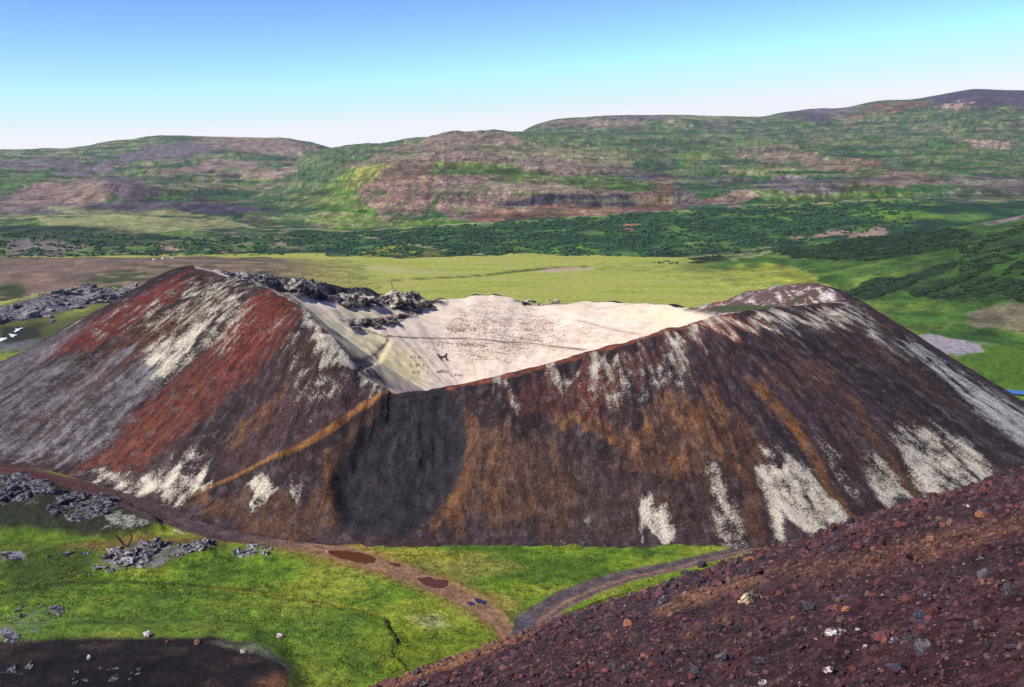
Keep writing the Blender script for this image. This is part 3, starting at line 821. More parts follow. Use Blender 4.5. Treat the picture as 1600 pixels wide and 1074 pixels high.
    C_([(275, 828), (300, 820), (310, 830), (285, 834)], srgb(200, 195, 180) * K, .9, 3)
    C_([(-300, 735), (0, 738), (60, 742), (80, 760), (60, 790), (-300, 790)], srgb(130, 132, 132) * K, .38, 8)
    C_([(80, 765), (160, 775), (180, 800), (130, 815), (90, 795)], srgb(150, 152, 146) * K, .42, 8)
    C_([(0, 860), (30, 862), (40, 874), (0, 876)], srgb(150, 148, 156) * K, .6, 5)
    C_([(150, 880), (165, 858), (220, 848), (335, 844), (345, 852), (285, 874), (250, 886), (180, 892)], srgb(150, 146, 144) * K, .5, 8)
    P_([(150, 880), (165, 858), (220, 848), (335, 844), (345, 852), (285, 874), (250, 886), (180, 892)], srgb(62, 66, 44) * K, .7, 8)
    C_([(365, 866), (385, 850), (428, 850), (428, 864), (380, 876)], srgb(160, 156, 150) * K, .45, 6)
    # lava field
    L_ = A_poly(wx, wy, LAVA_F, 6)
    c = mixc(c, srgb(58, 54, 64) * K, L_)
    L2 = A_poly(wx, wy, LAVA_F, 8)
    cov = mixc(cov, srgb(160, 156, 158) * K, (L2 > .1) * 1.0); am = np.where(L2 > .1, L2 * .45, am)
    P_([(-300, 505), (0, 503), (60, 500), (120, 490), (170, 470), (150, 500), (60, 545), (-300, 560)], srgb(74, 78, 40) * K, .85, 8)
    P_([(0, 510), (70, 506), (60, 530), (0, 545)], srgb(34, 34, 26) * K, .8, 6)
    P_([(-300, 540), (0, 538), (60, 530), (40, 548), (-300, 560)], srgb(120, 116, 124) * K, .7, 4)
    # stream in the plain
    c = mixc(c, srgb(70, 76, 40) * K, A_line(px, py, STREAM, [1.6, 1.6, 2, 2.6, 3, 4, 3.5, 2, 1], 2) * .9)
    c = mixc(c, srgb(196, 168, 140) * K, A_line(px, py, [(840, 425), (870, 422), (900, 421), (960, 418), (1010, 412)], [3, 6, 4, 2.5, 2], 2.5) * .85)
    c = mixc(c, srgb(186, 168, 120) * K, A_line(px, py, [(905, 426), (900, 434), (890, 440)], [3, 4, 2], 3) * .6)
    c = mixc(c, srgb(196, 176, 132) * K, A_ell(wx, wy, 650, 425, 70, 3) * .6)
    c = mixc(c, srgb(196, 176, 132) * K, A_ell(wx, wy, 600, 418, 50, 3) * .5)
    # tracks
    tcol = srgb(150, 116, 82) * K
    e1 = w2 * 4
    A = A_line(px, py + e1, TRACK_L, np.array(TRACK_LW) * 1.7, 10); c = mixc(c, srgb(150, 112, 66) * K, A * .55 * smooth(380, 480, px))
    A = A_line(px, py + e1, TRACK_L, TRACK_LW, 4)
    tc = np.tile(tcol, (N, 1)); tc = mixc(tc, srgb(84, 66, 64) * K, 1 - smooth(330, 520, px)); tc = mixc(tc, srgb(96, 62, 58) * K, 1 - smooth(60, 240, px))
    c = c * (1 - A[:, None]) + tc * A[:, None]
    for off, cc in ((-6, srgb(168, 134, 112)), (6, srgb(158, 124, 100)), (0, srgb(120, 92, 72))):
        pts = [(x_ + off * .7, y_ - off * .35) for x_, y_ in TRACK_L]
        c = mixc(c, cc * K * .95, A_line(px, py, pts, 3, 3) * .5 * smooth(380, 520, px))
    for off in (-3, 4):
        c = mixc(c, srgb(108, 100, 112) * K, A_line(px, py + e1 * .5, [(x_, y_ + off) for x_, y_ in TRACK_L if x_ < 520], 2.5, 3) * .5 * smooth(200, 320, px))
    A = A_line(px, py + e1 * .6, TRACK_R, TRACK_RW, 4)
    tc = np.tile(srgb(104, 90, 84) * K, (N, 1))
    c = c * (1 - A[:, None]) + tc * A[:, None]
    for off, wd, cc, s in ((3, 4, srgb(160, 124, 98), .75), (8, 3, srgb(150, 118, 92), .5), (-3, 3, srgb(84, 76, 84), .6)):
        k = np.array(TRACK_RW) / 24
        pts = [(x_ + off * kk * 1.0, y_ + off * kk) for (x_, y_), kk in zip(TRACK_R, k)]
        c = mixc(c, cc * K, A_line(px, py, pts, np.maximum(wd * k, 2), 3) * s)
    c = mixc(c, srgb(96, 88, 100) * K, A_poly(wx, py, [(800, 965), (830, 955), (835, 1000), (800, 1012)], 6) * .8)
    c = mixc(c, srgb(48, 34, 20) * K, A_line(px, py, [(900, 957), (925, 945), (950, 935), (975, 929), (1010, 923)], [2, 5, 4, 3, 2], 3) * .95)
    tr = np.maximum(A_line(px, py, TRACK_L, TRACK_LW, 4), A_line(px, py, TRACK_R, TRACK_RW, 4))
    am = np.where(tr > .05, np.minimum(am, 0.2 - tr), am); am = np.where(m_ > .3, np.where(cov[:, 2] > .12, am, -.3), am)
    # scoria apron at the foot of the crater
    P_([(250, 790), (330, 812), (430, 838), (560, 848), (700, 850), (900, 850), (1050, 852), (1050, 842), (700, 832), (400, 800)], SCORIA, 1, 5)
    P_([(360, 836), (430, 842), (520, 850), (620, 853), (640, 846), (500, 834)], srgb(76, 62, 64) * K, .8, 5)
    gr = fbm(x / 1.3, y / 1.3, 3, 241)
    c = c * (1 + .55 * gr * (1 - far))[:, None]
    return c, cov, am

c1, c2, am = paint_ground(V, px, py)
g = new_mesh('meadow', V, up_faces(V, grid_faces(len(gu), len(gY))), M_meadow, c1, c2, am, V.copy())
tag(g, 'flat green meadow and plain with dirt tracks around the crater', 'ground', kind='structure')

def ground_z(x, y):
    return float(ground_h(np.array([x], float), np.array([y], float))[0])

# everything beyond the modelled ground
ring_r = [1.0, 90, 300, 900, 3000, 9000, 26000]
na = 96
RV = []
for r in ring_r:
    for k in range(na):
        a_ = 2 * math.pi * k / na
        RV.append((r * math.cos(a_), 200 + r * math.sin(a_), -14.0 - (6 if r > 800 else 0)))
RV = np.array(RV)
fc = []
for i in range(len(ring_r) - 1):
    for k in range(na):
        k2 = (k + 1) % na
        fc.append((i * na + k, i * na + k2, (i + 1) * na + k2, (i + 1) * na + k))
cc = np.tile(srgb(96, 120, 60) * K, (len(RV), 1))
go = new_mesh('ground', RV, up_faces(RV, np.array(fc)), M_far, cc, cc * .6, np.full(len(RV), .2), RV.copy())
tag(go, 'low green lowland stretching to the horizon beneath the hills', 'ground', kind='structure')

# ------------------------------------------------------------------ the crater
RIM = [  # (rim px, py, distance) -> foot: ('p', px, py) on the plain or ('w', x, y)
    ((650, 606, 180), ('p', 650, 850)),
    ((606, 606, 182), ('p', 548, 849)),
    ((566, 586, 184.6), ('p', 452, 840)),
    ((530, 541, 188), ('p', 370, 826)),
    ((482, 492, 194), ('p', 280, 796)),
    ((437, 460, 200), ('p', 150, 752)),
    ((375, 438, 207), ('p', 20, 722)),
    ((302, 417, 216), ('w', -132, 203)),
    ((330, 421, 226), ('w', -150, 236)),
    ((400, 429, 238), ('w', -130, 278)),
    ((500, 441, 255), ('w', -90, 314)),
    ((650, 470, 270), ('w', -35, 332)),
    ((770, 461, 279), ('w', 0, 338)),
    ((840, 476, 278), ('w', 18, 338)),
    ((930, 472, 277), ('w', 42, 334)),
    ((1030, 476, 272), ('w', 74, 322)),
    ((1090, 480, 264), ('w', 104, 304)),
    ((1180, 457, 256), ('w', 112, 282)),
    ((1265, 443, 244), ('w', 122, 256)),
    ((1320, 468, 227), ('w', 127, 226)),
    ((1235, 478, 213), ('p', 1625, 722)),
    ((1140, 490, 206), ('p', 1470, 782)),
    ((1050, 513, 200), ('p', 1235, 842)),
    ((960, 538, 194), ('p', 1030, 851)),
    ((860, 567, 188), ('p', 885, 851)),
    ((750, 594, 183), ('p', 755, 850))]
rp = np.array([at_y(a, b, Yd) for (a, b, Yd), _ in RIM], float)
bp_ = np.array([(at_z(q[1], q[2], 0.0) if q[0] == 'p' else (q[1], q[2], 0.0)) for _, q in RIM], float)

FRONT = np.array([1.0 if (i <= 7 or i >= 19) else 0.45 for i in range(len(rp))])
rp = np.roll(rp, -12, 0); bp_ = np.roll(bp_, -12, 0); FRONT = np.roll(FRONT, -12)   # the seam lies on the hidden back
def closed_spline(P, m):
    n = len(P)
    seg = np.linalg.norm(np.roll(P, -1, 0)[:, :2] - P[:, :2], axis=1)
    return seg

def catmull(P, idx, t):
    n = len(P)
    p0, p1, p2, p3 = P[(idx - 1) % n], P[idx % n], P[(idx + 1) % n], P[(idx + 2) % n]
    t = t[:, None]
    return 0.5 * ((2 * p1) + (-p0 + p2) * t + (2 * p0 - 5 * p1 + 4 * p2 - p3) * t ** 2 + (-p0 + 3 * p1 - 3 * p2 + p3) * t ** 3)

NT = 1140
# denser sampling on the side that faces the viewpoint
n = len(rp)
wgt = np.linalg.norm(np.roll(rp, -1, 0)[:, :2] - rp[:, :2], axis=1) + 0.5 * np.linalg.norm(np.roll(bp_, -1, 0)[:, :2] - bp_[:, :2], axis=1)
front = FRONT
wgt = wgt * front
cum = np.concatenate([[0], np.cumsum(wgt)])
tt = np.linspace(0, cum[-1], NT, endpoint=False)
ii = np.searchsorted(cum, tt, side='right') - 1
fr = (tt - cum[ii]) / wgt[ii]
RC = catmull(rp, ii, fr); BC = catmull(bp_, ii, fr)
arc = np.concatenate([[0], np.cumsum(np.linalg.norm(np.diff(RC, axis=0)[:, :2], axis=1) * 0.5 + np.linalg.norm(np.diff(BC, axis=0)[:, :2], axis=1) * 0.5)])
RC[:, 2] += fbm(arc / 9, arc * 0 + .3, 4, 301) * 0.8
RC[:, 0] += fbm(arc / 6, arc * 0 + .7, 3, 302) * 0.6

NS = 205
s = np.linspace(0, 1.10, NS)
prof = np.where(s < 0.05, s * (1 - 0.25 * (1 - s / 0.05)), s)
rough_z = np.interp(s, [0, .03, .9, 1.0, 1.10], [0, 0, 0, 0, 0])
P = RC[:, None, :] + (BC - RC)[:, None, :] * np.interp(s, [0, 1, 1.1], [0, 1, 1.1])[None, :, None]
zfac = np.interp(s, [0, .03, .07, .13, .22, .4, .62, .85, .95, 1.0, 1.1], [1, .992, .965, .912, .82, .62, .385, .135, .045, .008, -.03])
# convex crown, straight scree, short concave foot
P[..., 2] = RC[:, 2:3] * zfac[None, :]
P[..., 2] -= (s[None, :] > 1.04) * 0.5
down = np.linalg.norm((BC - RC), axis=1)[:, None] * s[None, :]
Uc = np.broadcast_to(arc[:, None], down.shape)
nrm = grid_normals(P, True)
qx, qy = project(P[..., 0].ravel(), P[..., 1].ravel(), P[..., 2].ravel())
face = (nrm * (np.array([0, 0, CAMZ]) - P)).sum(-1).ravel() > 0
qx = np.where(face, qx, -9999)
env = (smooth(0.0, 0.05, s) * (1 - smooth(0.9, 0.985, s)))[None, :]
dd = fbm(Uc / 7, down / 26, 4, 305) * 1.1 * env + fbm(Uc / 2.2, down / 5, 3, 307) * 0.16 * env
SCARP = [(602, 622), (640, 612), (690, 614), (720, 640), (728, 690), (716, 740), (692, 785), (655, 815), (600, 832), (540, 830), (524, 800), (517, 750), (536, 690), (568, 645)]
wq = fbm(Uc.ravel() / 5, down.ravel() / 6, 4, 309)
ra = A_poly(qx + wq * 10, qy, SCARP, 24).reshape(dd.shape)
fe = (1 - smooth(0.70, .93, s))[None, :]
ra = ra * fe
dd -= ra * 3.2
dd += (A_line(qx + wq * 8, qy, [(588, 640), (545, 680), (516, 740), (520, 800)], 14, 26).reshape(dd.shape)) * 0.5
dd -= ra * (ridged(Uc / 7 + down / 16, down / 22, 4, 311) - .55) * .9
# rocky steps inside the slump
st = A_poly(qx + wq * 12, qy, [(600, 650), (650, 640), (668, 680), (650, 720), (620, 722), (600, 700)], 8).reshape(dd.shape)
dd += st * ridged(Uc / 1.8, down / 2.6, 3, 313) * .7
# spur with the path
dd += A_line(qx, qy, [(600, 614), (540, 655), (470, 695), (400, 730), (320, 765), (290, 785)], 10, 16).reshape(dd.shape) * .8
dd += A_line(qx, qy, [(530, 780), (440, 770), (370, 795), (300, 810)], 8, 16).reshape(dd.shape) * .7
# black crags on the back left rim
P = P + nrm * dd[..., None]
V = P.reshape(-1, 3); N = len(V)
px, py = project(V[:, 0], V[:, 1], V[:, 2])
px = np.where(face, px, -9999)
u_, v_ = Uc.ravel(), down.ravel()
e1 = fbm(u_ / 4, v_ / 16, 5, 321); e2 = fbm(u_ / 1.5, v_ / 9, 4, 323); e3 = fbm(u_ / 14, v_ / 30, 4, 325); e4 = fbm(u_ / 1.6, v_ / 2.2, 4, 327); e5 = fbm(u_ / .9, v_ / 2.5, 3, 329)
# patch edges follow the fall of the scree
dirv = (BC - RC); bx, by = project(BC[:, 0], BC[:, 1], BC[:, 2]); rx_, ry_ = project(RC[:, 0], RC[:, 1], RC[:, 2])
fl = np.stack([bx - rx_, by - ry_], 1); fl /= np.linalg.norm(fl, axis=1, keepdims=True) + 1e-9
FX = np.broadcast_to(fl[:, None, 0], down.shape).ravel(); FY = np.broadcast_to(fl[:, None, 1], down.shape).ravel()
across = e2 * 5; along = e1 * 60
wx = px + FX * along - FY * across; wy = py + FY * along + FX * across

c = np.tile(SCORIA, (N, 1))
c = mixc(c, BROWN, smooth(-.1, .3, e3) * .75)
c = mixc(c, srgb(92, 80, 84) * K, smooth(.02, .3, e1) * .5)
c = mixc(c, srgb(48, 38, 38) * K, smooth(.0, .3, -e3 - .4 * e1) * .6)
c = mixc(c, SCORIA * .7, smooth(.05, .3, -e2) * .6)
left = 1 - smooth(300, 560, px)
def paint(pts, colr, sg=1.0, f=10):
    global c
    c = mixc(c, colr, broken(A_poly(wx, wy, pts, f), e2 * .8 + e1 * .3) * sg)
def pline(pts, wd, colr, sg=1.0, f=6, wob=1.0):
    global c
    c = mixc(c, colr, A_line(px + (wx - px) * .3 * wob, py + (wy - py) * .3 * wob, pts, wd, f) * sg)
paint([(402, 452), (440, 455), (474, 486), (440, 545), (370, 610), (300, 670), (225, 735), (120, 730), (200, 650), (280, 590), (340, 530), (372, 480)], RED, .85, 14)
paint([(380, 470), (450, 470), (430, 530), (370, 580), (340, 580), (370, 520)], srgb(128, 60, 44) * K, .6, 14)
paint([(300, 600), (340, 600), (240, 700), (200, 735), (130, 730), (200, 680)], srgb(120, 68, 46) * K, .5, 14)
paint([(300, 418), (260, 440), (180, 480), (90, 530), (60, 560), (150, 545), (230, 490), (290, 460)], srgb(120, 54, 46) * K, .75, 12)
paint([(230, 500), (260, 480), (350, 470), (300, 500), (180, 590), (60, 680), (20, 660), (150, 560)], srgb(110, 66, 44) * K, .5, 14)
paint([(-40, 600), (100, 550), (200, 560), (250, 600), (150, 720), (60, 715), (-60, 705)], srgb(86, 76, 78) * K, .75, 20)
paint([(-60, 580), (0, 560), (90, 520), (160, 500), (110, 530), (40, 590), (-60, 640)], srgb(104, 95, 98) * K, .7, 12)
paint([(390, 640), (470, 600), (560, 600), (600, 615), (520, 660), (380, 730), (340, 740)], srgb(84, 60, 58) * K, .7, 14)
paint([(400, 640), (440, 620), (420, 660), (360, 700), (350, 690)], OCHRE * .65, .5, 10)
paint([(300, 800), (370, 780), (500, 770), (530, 800), (520, 830), (400, 826)], srgb(108, 76, 50) * K, .6, 12)
paint([(270, 795), (330, 780), (370, 770), (330, 800)], srgb(122, 80, 46) * K, .6, 8)
paint([(510, 690), (535, 690), (520, 740), (525, 800), (500, 800), (505, 740)], OCHRE * .7, .6, 7)
# under the right rim
paint([(780, 600), (880, 570), (1000, 535), (1140, 492), (1190, 500), (1080, 545), (980, 590), (950, 650), (860, 650), (810, 640)], srgb(108, 66, 54) * K, .65, 16)
paint([(900, 600), (940, 560), (960, 600), (940, 650), (910, 650)], srgb(124, 72, 52) * K, .5, 12)
paint([(1100, 500), (1140, 490), (1200, 495), (1160, 520), (1110, 530)], srgb(150, 76, 50) * K, .7, 10)
rimline = [(700, 604), (750, 594), (800, 582), (860, 566), (960, 537), (1050, 511), (1140, 489)]
pline([(x_, y_ + 3) for x_, y_ in rimline], 7, srgb(150, 84, 56) * K, .85, 4, .3)
paint([(960, 600), (1100, 560), (1300, 560), (1400, 640), (1300, 700), (1100, 600)], srgb(74, 58, 62) * K, .6, 30)
paint([(735, 645), (775, 680), (800, 740), (780, 810), (700, 828), (700, 790), (735, 740)], OCHRE * .8, .4, 12)
paint([(740, 700), (870, 700), (1000, 760), (1000, 845), (760, 845), (720, 820)], srgb(90, 68, 56) * K, .5, 30)
oz = smooth(-.12, .25, e2 + .5 * e1)
def paint_o(pts, colr, sg, f):
    global c
    c = mixc(c, colr, broken(A_poly(wx, wy, pts, f), e4 * 1.5 + e2 * .7 + e1 * .5) * sg * (0.35 + .65 * oz) * (.45 + .55 * smooth(-.15, .2, e4)))
paint_o([(865, 655), (970, 650), (985, 680), (960, 690), (880, 680)], OCHRE, .95, 8)
paint_o([(1000, 640), (1050, 612), (1120, 600), (1134, 640), (1142, 700), (1150, 730), (1060, 730), (1000, 745), (960, 735), (985, 690)], OCHRE, .8, 8)
paint_o([(780, 660), (860, 700), (900, 740), (880, 800), (760, 820), (760, 720)], OCHRE * .85, .38, 18)
paint_o([(960, 740), (1160, 730), (1170, 830), (1000, 840)], srgb(104, 74, 54) * K, .4, 18)
paint_o([(1180, 570), (1300, 560), (1320, 600), (1260, 620), (1200, 610)], OCHRE * .8, .5, 12)
pline([(1165, 590), (1200, 620), (1245, 670), (1265, 705), (1300, 770), (1335, 815)], [10, 16, 18, 14, 12, 12], OCHRE * .75, .75, 10)
pline([(1330, 620), (1370, 690), (1420, 760), (1450, 790)], 14, srgb(112, 78, 50) * K, .7, 10)
paint([(1140, 640), (1160, 640), (1200, 720), (1190, 850), (1170, 850), (1150, 740)], srgb(108, 72, 48) * K, .6, 10)
c = mixc(c, SCORIA * .75, smooth(.0, .28, e5 + .6 * e4) * .6)
c = mixc(c, srgb(112, 96, 92) * K, smooth(.1, .32, e4 - .4 * e5) * .4)
# the slump
sx_, sy_ = px + (wx - px) * .25, py + (wy - py) * .25
hol = A_poly(sx_, sy_, [(606, 622), (645, 612), (694, 612), (722, 640), (730, 690), (722, 735), (700, 778), (668, 812), (640, 838), (560, 840), (528, 826), (524, 745), (542, 695), (575, 650)], 9)
c = mixc(c, SCAR * .92, hol * .97)
c = mixc(c, srgb(70, 66, 72) * K, hol * smooth(.0, .3, e1 + .3 * e4) * .5)
c = mixc(c, OCHRE * .8, A_line(sx_, sy_, [(726, 640), (736, 690), (728, 740), (706, 785), (676, 822)], [5, 8, 12, 16, 14], 10) * .6 * (.4 + .6 * smooth(-.1, .2, e4)))
sc_m = A_poly(px, py, SCARP, 10)
c = mixc(c, srgb(44, 40, 42) * K, sc_m * smooth(.0, .25, e2 + e1) * .7)
c = mixc(c, srgb(96, 72, 52) * K, A_line(wx, wy, [(590, 640), (545, 690), (520, 745), (524, 810)], 12, 10) * .7)
pline([(604, 612), (560, 642), (520, 668), (470, 697), (400, 728), (340, 756), (300, 775)], [6, 10, 11, 9, 5, 3.5, 2.5], srgb(176, 122, 66) * K, .8, 6, .6)
pline([(1150, 638), (1100, 645), (1000, 640), (930, 625), (860, 612)], 2.5, srgb(120, 84, 60) * K, .5, 3, .1)

c = c * .86
# lichen cover
cov = np.tile(LICHEN, (N, 1)); am = np.full(N, -0.02)
LP = [
    ([(258, 515), (310, 502), (326, 530), (300, 565), (250, 600), (200, 628), (165, 632), (200, 585), (225, 545)], .75, LICHEN, 9),
    ([(225, 545), (250, 520), (200, 590), (120, 650), (100, 640), (160, 590)], .45, LICHEN, 9),
    ([(285, 440), (335, 440), (395, 470), (370, 488), (320, 478), (285, 458)], .62, LICHEN, 6),
    ([(318, 420), (345, 428), (400, 446), (420, 452), (380, 452), (340, 440)], .6, LICHEN, 4),
    ([(200, 480), (330, 460), (400, 492), (350, 560), (270, 500), (220, 540)], .52, LICHEN, 14),
    ([(120, 480), (290, 430), (300, 470), (140, 560)], .22, LICHEN, 14),
    ([(-60, 620), (110, 545), (190, 540), (240, 600), (210, 660), (132, 728), (60, 718), (-60, 712)], .50, LICHEN_B, 16),
    ([(-60, 680), (80, 670), (140, 700), (130, 728), (60, 722), (-60, 712)], .62, LICHEN_B * 1.1, 10),
    ([(-60, 585), (60, 545), (130, 510), (90, 560), (-60, 650)], .5, LICHEN_B, 10),
    ([(120, 740), (170, 736), (240, 748), (330, 722), (330, 765), (285, 788), (225, 775), (150, 756)], .72, LICHEN, 8),
    ([(255, 720), (330, 690), (335, 730), (260, 745)], .35, LICHEN, 10),
    ([(372, 772), (400, 752), (432, 752), (430, 774), (398, 788)], .85, LICHEN, 3),
    ([(448, 745), (482, 738), (478, 772), (458, 776)], .6, LICHEN, 4),
    ([(430, 545), (462, 512), (470, 530), (440, 560)], .42, LICHEN, 8),
    ([(400, 500), (450, 490), (440, 520), (400, 550)], .3, LICHEN, 8),
    ([(440, 560), (520, 560), (540, 620), (480, 660), (450, 620)], .42, LICHEN, 16),
    ([(560, 606), (590, 600), (612, 612), (590, 626), (560, 622)], .5, LICHEN, 6),
    ([(475, 645), (505, 625), (505, 655), (480, 665)], .42, LICHEN, 6),
    ([(462, 478), (540, 535), (602, 598), (590, 612), (535, 580), (470, 512)], .8, LICHEN, 5),
    ([(745, 608), (790, 590), (815, 590), (800, 630), (775, 618)], .5, LICHEN, 6),
    ([(790, 610), (812, 605), (808, 632), (790, 632)], .65, LICHEN, 5),
    ([(845, 580), (900, 562), (905, 575), (885, 605), (870, 600)], .75, LICHEN, 6),
    ([(925, 560), (965, 545), (965, 570), (945, 600), (935, 625), (922, 600)], .75, LICHEN, 6),
    ([(960, 550), (1020, 530), (1010, 560), (975, 560)], .5, LICHEN, 8),
    ([(1045, 530), (1070, 520), (1075, 565), (1060, 572)], .7, LICHEN, 5),
    ([(1070, 510), (1110, 505), (1140, 500), (1140, 520), (1100, 525), (1090, 545)], .7, LICHEN, 6),
    ([(1090, 498), (1250, 484), (1335, 476), (1345, 500), (1300, 512), (1240, 515), (1150, 515), (1110, 525)], .74, LICHEN, 7),
    ([(900, 600), (1000, 560), (1080, 540), (1080, 600), (960, 640), (910, 640)], .42, LICHEN, 14),
    ([(1310, 462), (1340, 470), (1400, 540), (1440, 585), (1400, 570), (1340, 510), (1300, 490)], .6, LICHEN, 10),
    ([(1005, 795), (1020, 780), (1040, 785), (1062, 853), (1002, 853)], .85, LICHEN, 5),
    ([(1065, 820), (1080, 820), (1090, 850), (1060, 850)], .35, LICHEN_B, 8),
    ([(1100, 735), (1125, 735), (1150, 780), (1172, 848), (1122, 848), (1112, 790)], .60, LICHEN, 7),
    ([(1195, 728), (1245, 722), (1290, 755), (1335, 822), (1290, 840), (1205, 845), (1208, 800), (1180, 745)], .84, LICHEN, 7),
    ([(1170, 700), (1230, 690), (1260, 730), (1200, 740)], .35, LICHEN, 10),
    ([(1275, 688), (1308, 706), (1338, 765), (1310, 765), (1285, 720)], .55, LICHEN, 6),
    ([(1340, 722), (1385, 722), (1430, 785), (1390, 808), (1368, 770)], .68, LICHEN, 6),
    ([(1395, 650), (1450, 665), (1520, 685), (1562, 742), (1510, 775), (1440, 790), (1405, 715)], .72, LICHEN, 7),
    ([(1485, 650), (1530, 680), (1595, 742), (1570, 750), (1525, 700)], .8, LICHEN, 5),
    ([(1400, 535), (1425, 532), (1470, 560), (1620, 650), (1800, 780), (1760, 800), (1620, 715), (1550, 665), (1470, 595)], .9, srgb(206, 206, 192) * K, 7),
    ([(840, 835), (930, 830), (935, 850), (900, 850)], .3, LICHEN, 8),
    ([(240, 800), (290, 790), (310, 812), (260, 815)], .2, LICHEN, 8)]
for pts, sg, colr, f in LP:
    A = A_poly(wx, wy, pts, f * 1.7)
    cov = mixc(cov, colr, (A > .15) * 1.0)
    am = np.maximum(am, A * (sg * .72 - .02) + (e2 * .40 + e1 * .25 + e4 * .35) * A)
# bare brown lanes through the lichen on the right
for pts in ([(1430, 590), (1500, 650), (1570, 710), (1640, 765)], [(1400, 560), (1470, 620), (1530, 690), (1580, 745)]):
    am -= A_line(px, py, pts, [8, 14, 14, 16], 8) * .75
for pts in ([(1450, 560), (1520, 620)], [(1480, 570), (1600, 650)], [(1470, 690), (1510, 730), (1540, 760)], [(1270, 740), (1300, 775)], [(1430, 560), (1470, 590), (1520, 640)]):
    am -= A_line(px, py, pts, 4, 5) * .35
# unseen back: scattered lichen
back = ~face
am = np.where(back, .25 + e1 * .5, am)
am = np.where(sc_m > .3, np.minimum(am, 0), am)
suv = np.stack([u_, v_, v_ * 0], -1)
Vc = V; Pc = P
f_out = grid_faces(NT, NS, True)
cro = new_mesh('crater_slope', V, up_faces(V, f_out), M_crater, c, cov, am, suv)
tag(cro, 'outer scree flank of the volcanic crater, dark, red and ochre with pale lichen', 'crater', kind='structure')

# ---- inside of the bowl
sel = np.arange(0, NT, 2)
RI = P[sel, 0, :]
CEN = np.array([-6.0, 214.0, 4.0])
NI = 120
q = np.linspace(0, 1, NI)
qq = q ** 1.05
PI_ = RI[:, None, :] * (1 - qq)[None, :, None] + CEN[None, None, :] * qq[None, :, None]
zf = (1 - qq) ** 1.18
PI_[..., 2] = CEN[2] + (RI[:, 2:3] - CEN[2]) * zf[None, :]
Xi, Yi = PI_[..., 0], PI_[..., 1]
env = (smooth(0, .04, q) * (1 - smooth(.97, 1, q)))[None, :]
PI_[..., 2] += (fbm(Xi / 12, Yi / 12, 4, 341) * .9 + fbm(Xi / 2.0, Yi / 2.0, 3, 343) * .22) * env
ix, iy = project(PI_[..., 0].ravel(), PI_[..., 1].ravel(), PI_[..., 2].ravel())
ni = grid_normals(PI_, True)
fi = ((ni * (np.array([0, 0, CAMZ]) - PI_)).sum(-1).ravel() > 0)
ix = np.where(fi, ix, -9999)
wz = fbm(Xi.ravel() / 4, Yi.ravel() / 4, 4, 345)
lavaA = A_poly(ix + wz * 14, iy + wz * 4, [(345, 424), (470, 436), (600, 446), (660, 466), (700, 474), (660, 482), (560, 480), (520, 474), (440, 456), (380, 440)], 5).reshape(Xi.shape)
lavaB = A_poly(ix + wz * 10, iy, [(530, 500), (600, 498), (660, 484), (650, 494), (600, 510), (560, 510)], 4).reshape(Xi.shape)
PI_[..., 2] += lavaA * (ridged(Xi / 6, Yi / 5, 4, 347) - .5) * 4.5 * env + lavaB * (ridged(Xi / 3, Yi / 3, 3, 349) - .4) * 1.4 * env
hump = A_poly(ix, iy, [(1100, 474), (1180, 456), (1270, 440), (1325, 464), (1300, 474), (1180, 474)], 14).reshape(Xi.shape)
PI_[..., 2] += hump * (1.2 + 1.5 * fbm(Xi / 5, Yi / 5, 4, 357)) * env
# shoulder and hollow of the left wall
PI_[..., 2] -= A_line(ix, iy, [(560, 518), (605, 533), (590, 560), (560, 572)], 8, 14).reshape(Xi.shape) * .8
V = PI_.reshape(-1, 3); N = len(V)
px, py = project(V[:, 0], V[:, 1], V[:, 2]); px = np.where(fi, px, -9999)
x, y = V[:, 0], V[:, 1]
e1 = fbm(x / 7, y / 7, 5, 351); e2 = fbm(x / 2, y / 1.2, 4, 353)
wx = px + e1 * 18 + e2 * 5; wy = py + e2 * 6
c = np.tile(CREAM, (N, 1)); c = mixc(c, srgb(226, 206, 176) * K, smooth(-.1, .25, e1) * .7)
am = np.full(N, .17) + smooth(-.2, .3, e1) * .07
cov = np.tile(srgb(112, 80, 66) * K, (N, 1))
A = A_poly(wx, wy, [(560, 520), (610, 530), (660, 560), (665, 600), (590, 612), (555, 575)], 16); c = mixc(c, YCREAM, A * .75)
A = A_poly(wx, wy, [(470, 470), (520, 500), (600, 528), (606, 545), (575, 580), (520, 545)], 6); c = mixc(c, srgb(208, 200, 152) * K, A * .8)
am = np.where(A > .3, -.2, am)
A = A_poly(wx, wy, [(610, 500), (700, 470), (770, 466), (860, 500), (880, 540), (800, 570), (700, 560), (640, 530)], 26); am += A * .22
A = A_poly(wx, wy, [(850, 485), (980, 500), (1000, 540), (860, 560)], 20); am += A * .08
A = A_poly(wx, wy, [(940, 470), (1060, 478), (1090, 492), (1040, 510), (960, 495)], 8); c = mixc(c, srgb(228, 218, 176) * K, A * .7); am -= A * .2
A = A_poly(wx, wy, [(620, 492), (740, 468), (680, 520), (615, 525)], 12); am -= A * .2
# scree just inside the left rim
A = A_poly(wx, wy, [(415, 450), (450, 458), (520, 520), (560, 556), (585, 575), (600, 606), (560, 585), (520, 545), (470, 490)], 5)
c = mixc(c, srgb(86, 72, 62) * K, A * .95); cov = mixc(cov, LICHEN, (A > .3) * 1.0); am = np.where(A > .3, .35 + e2 * .4, am)
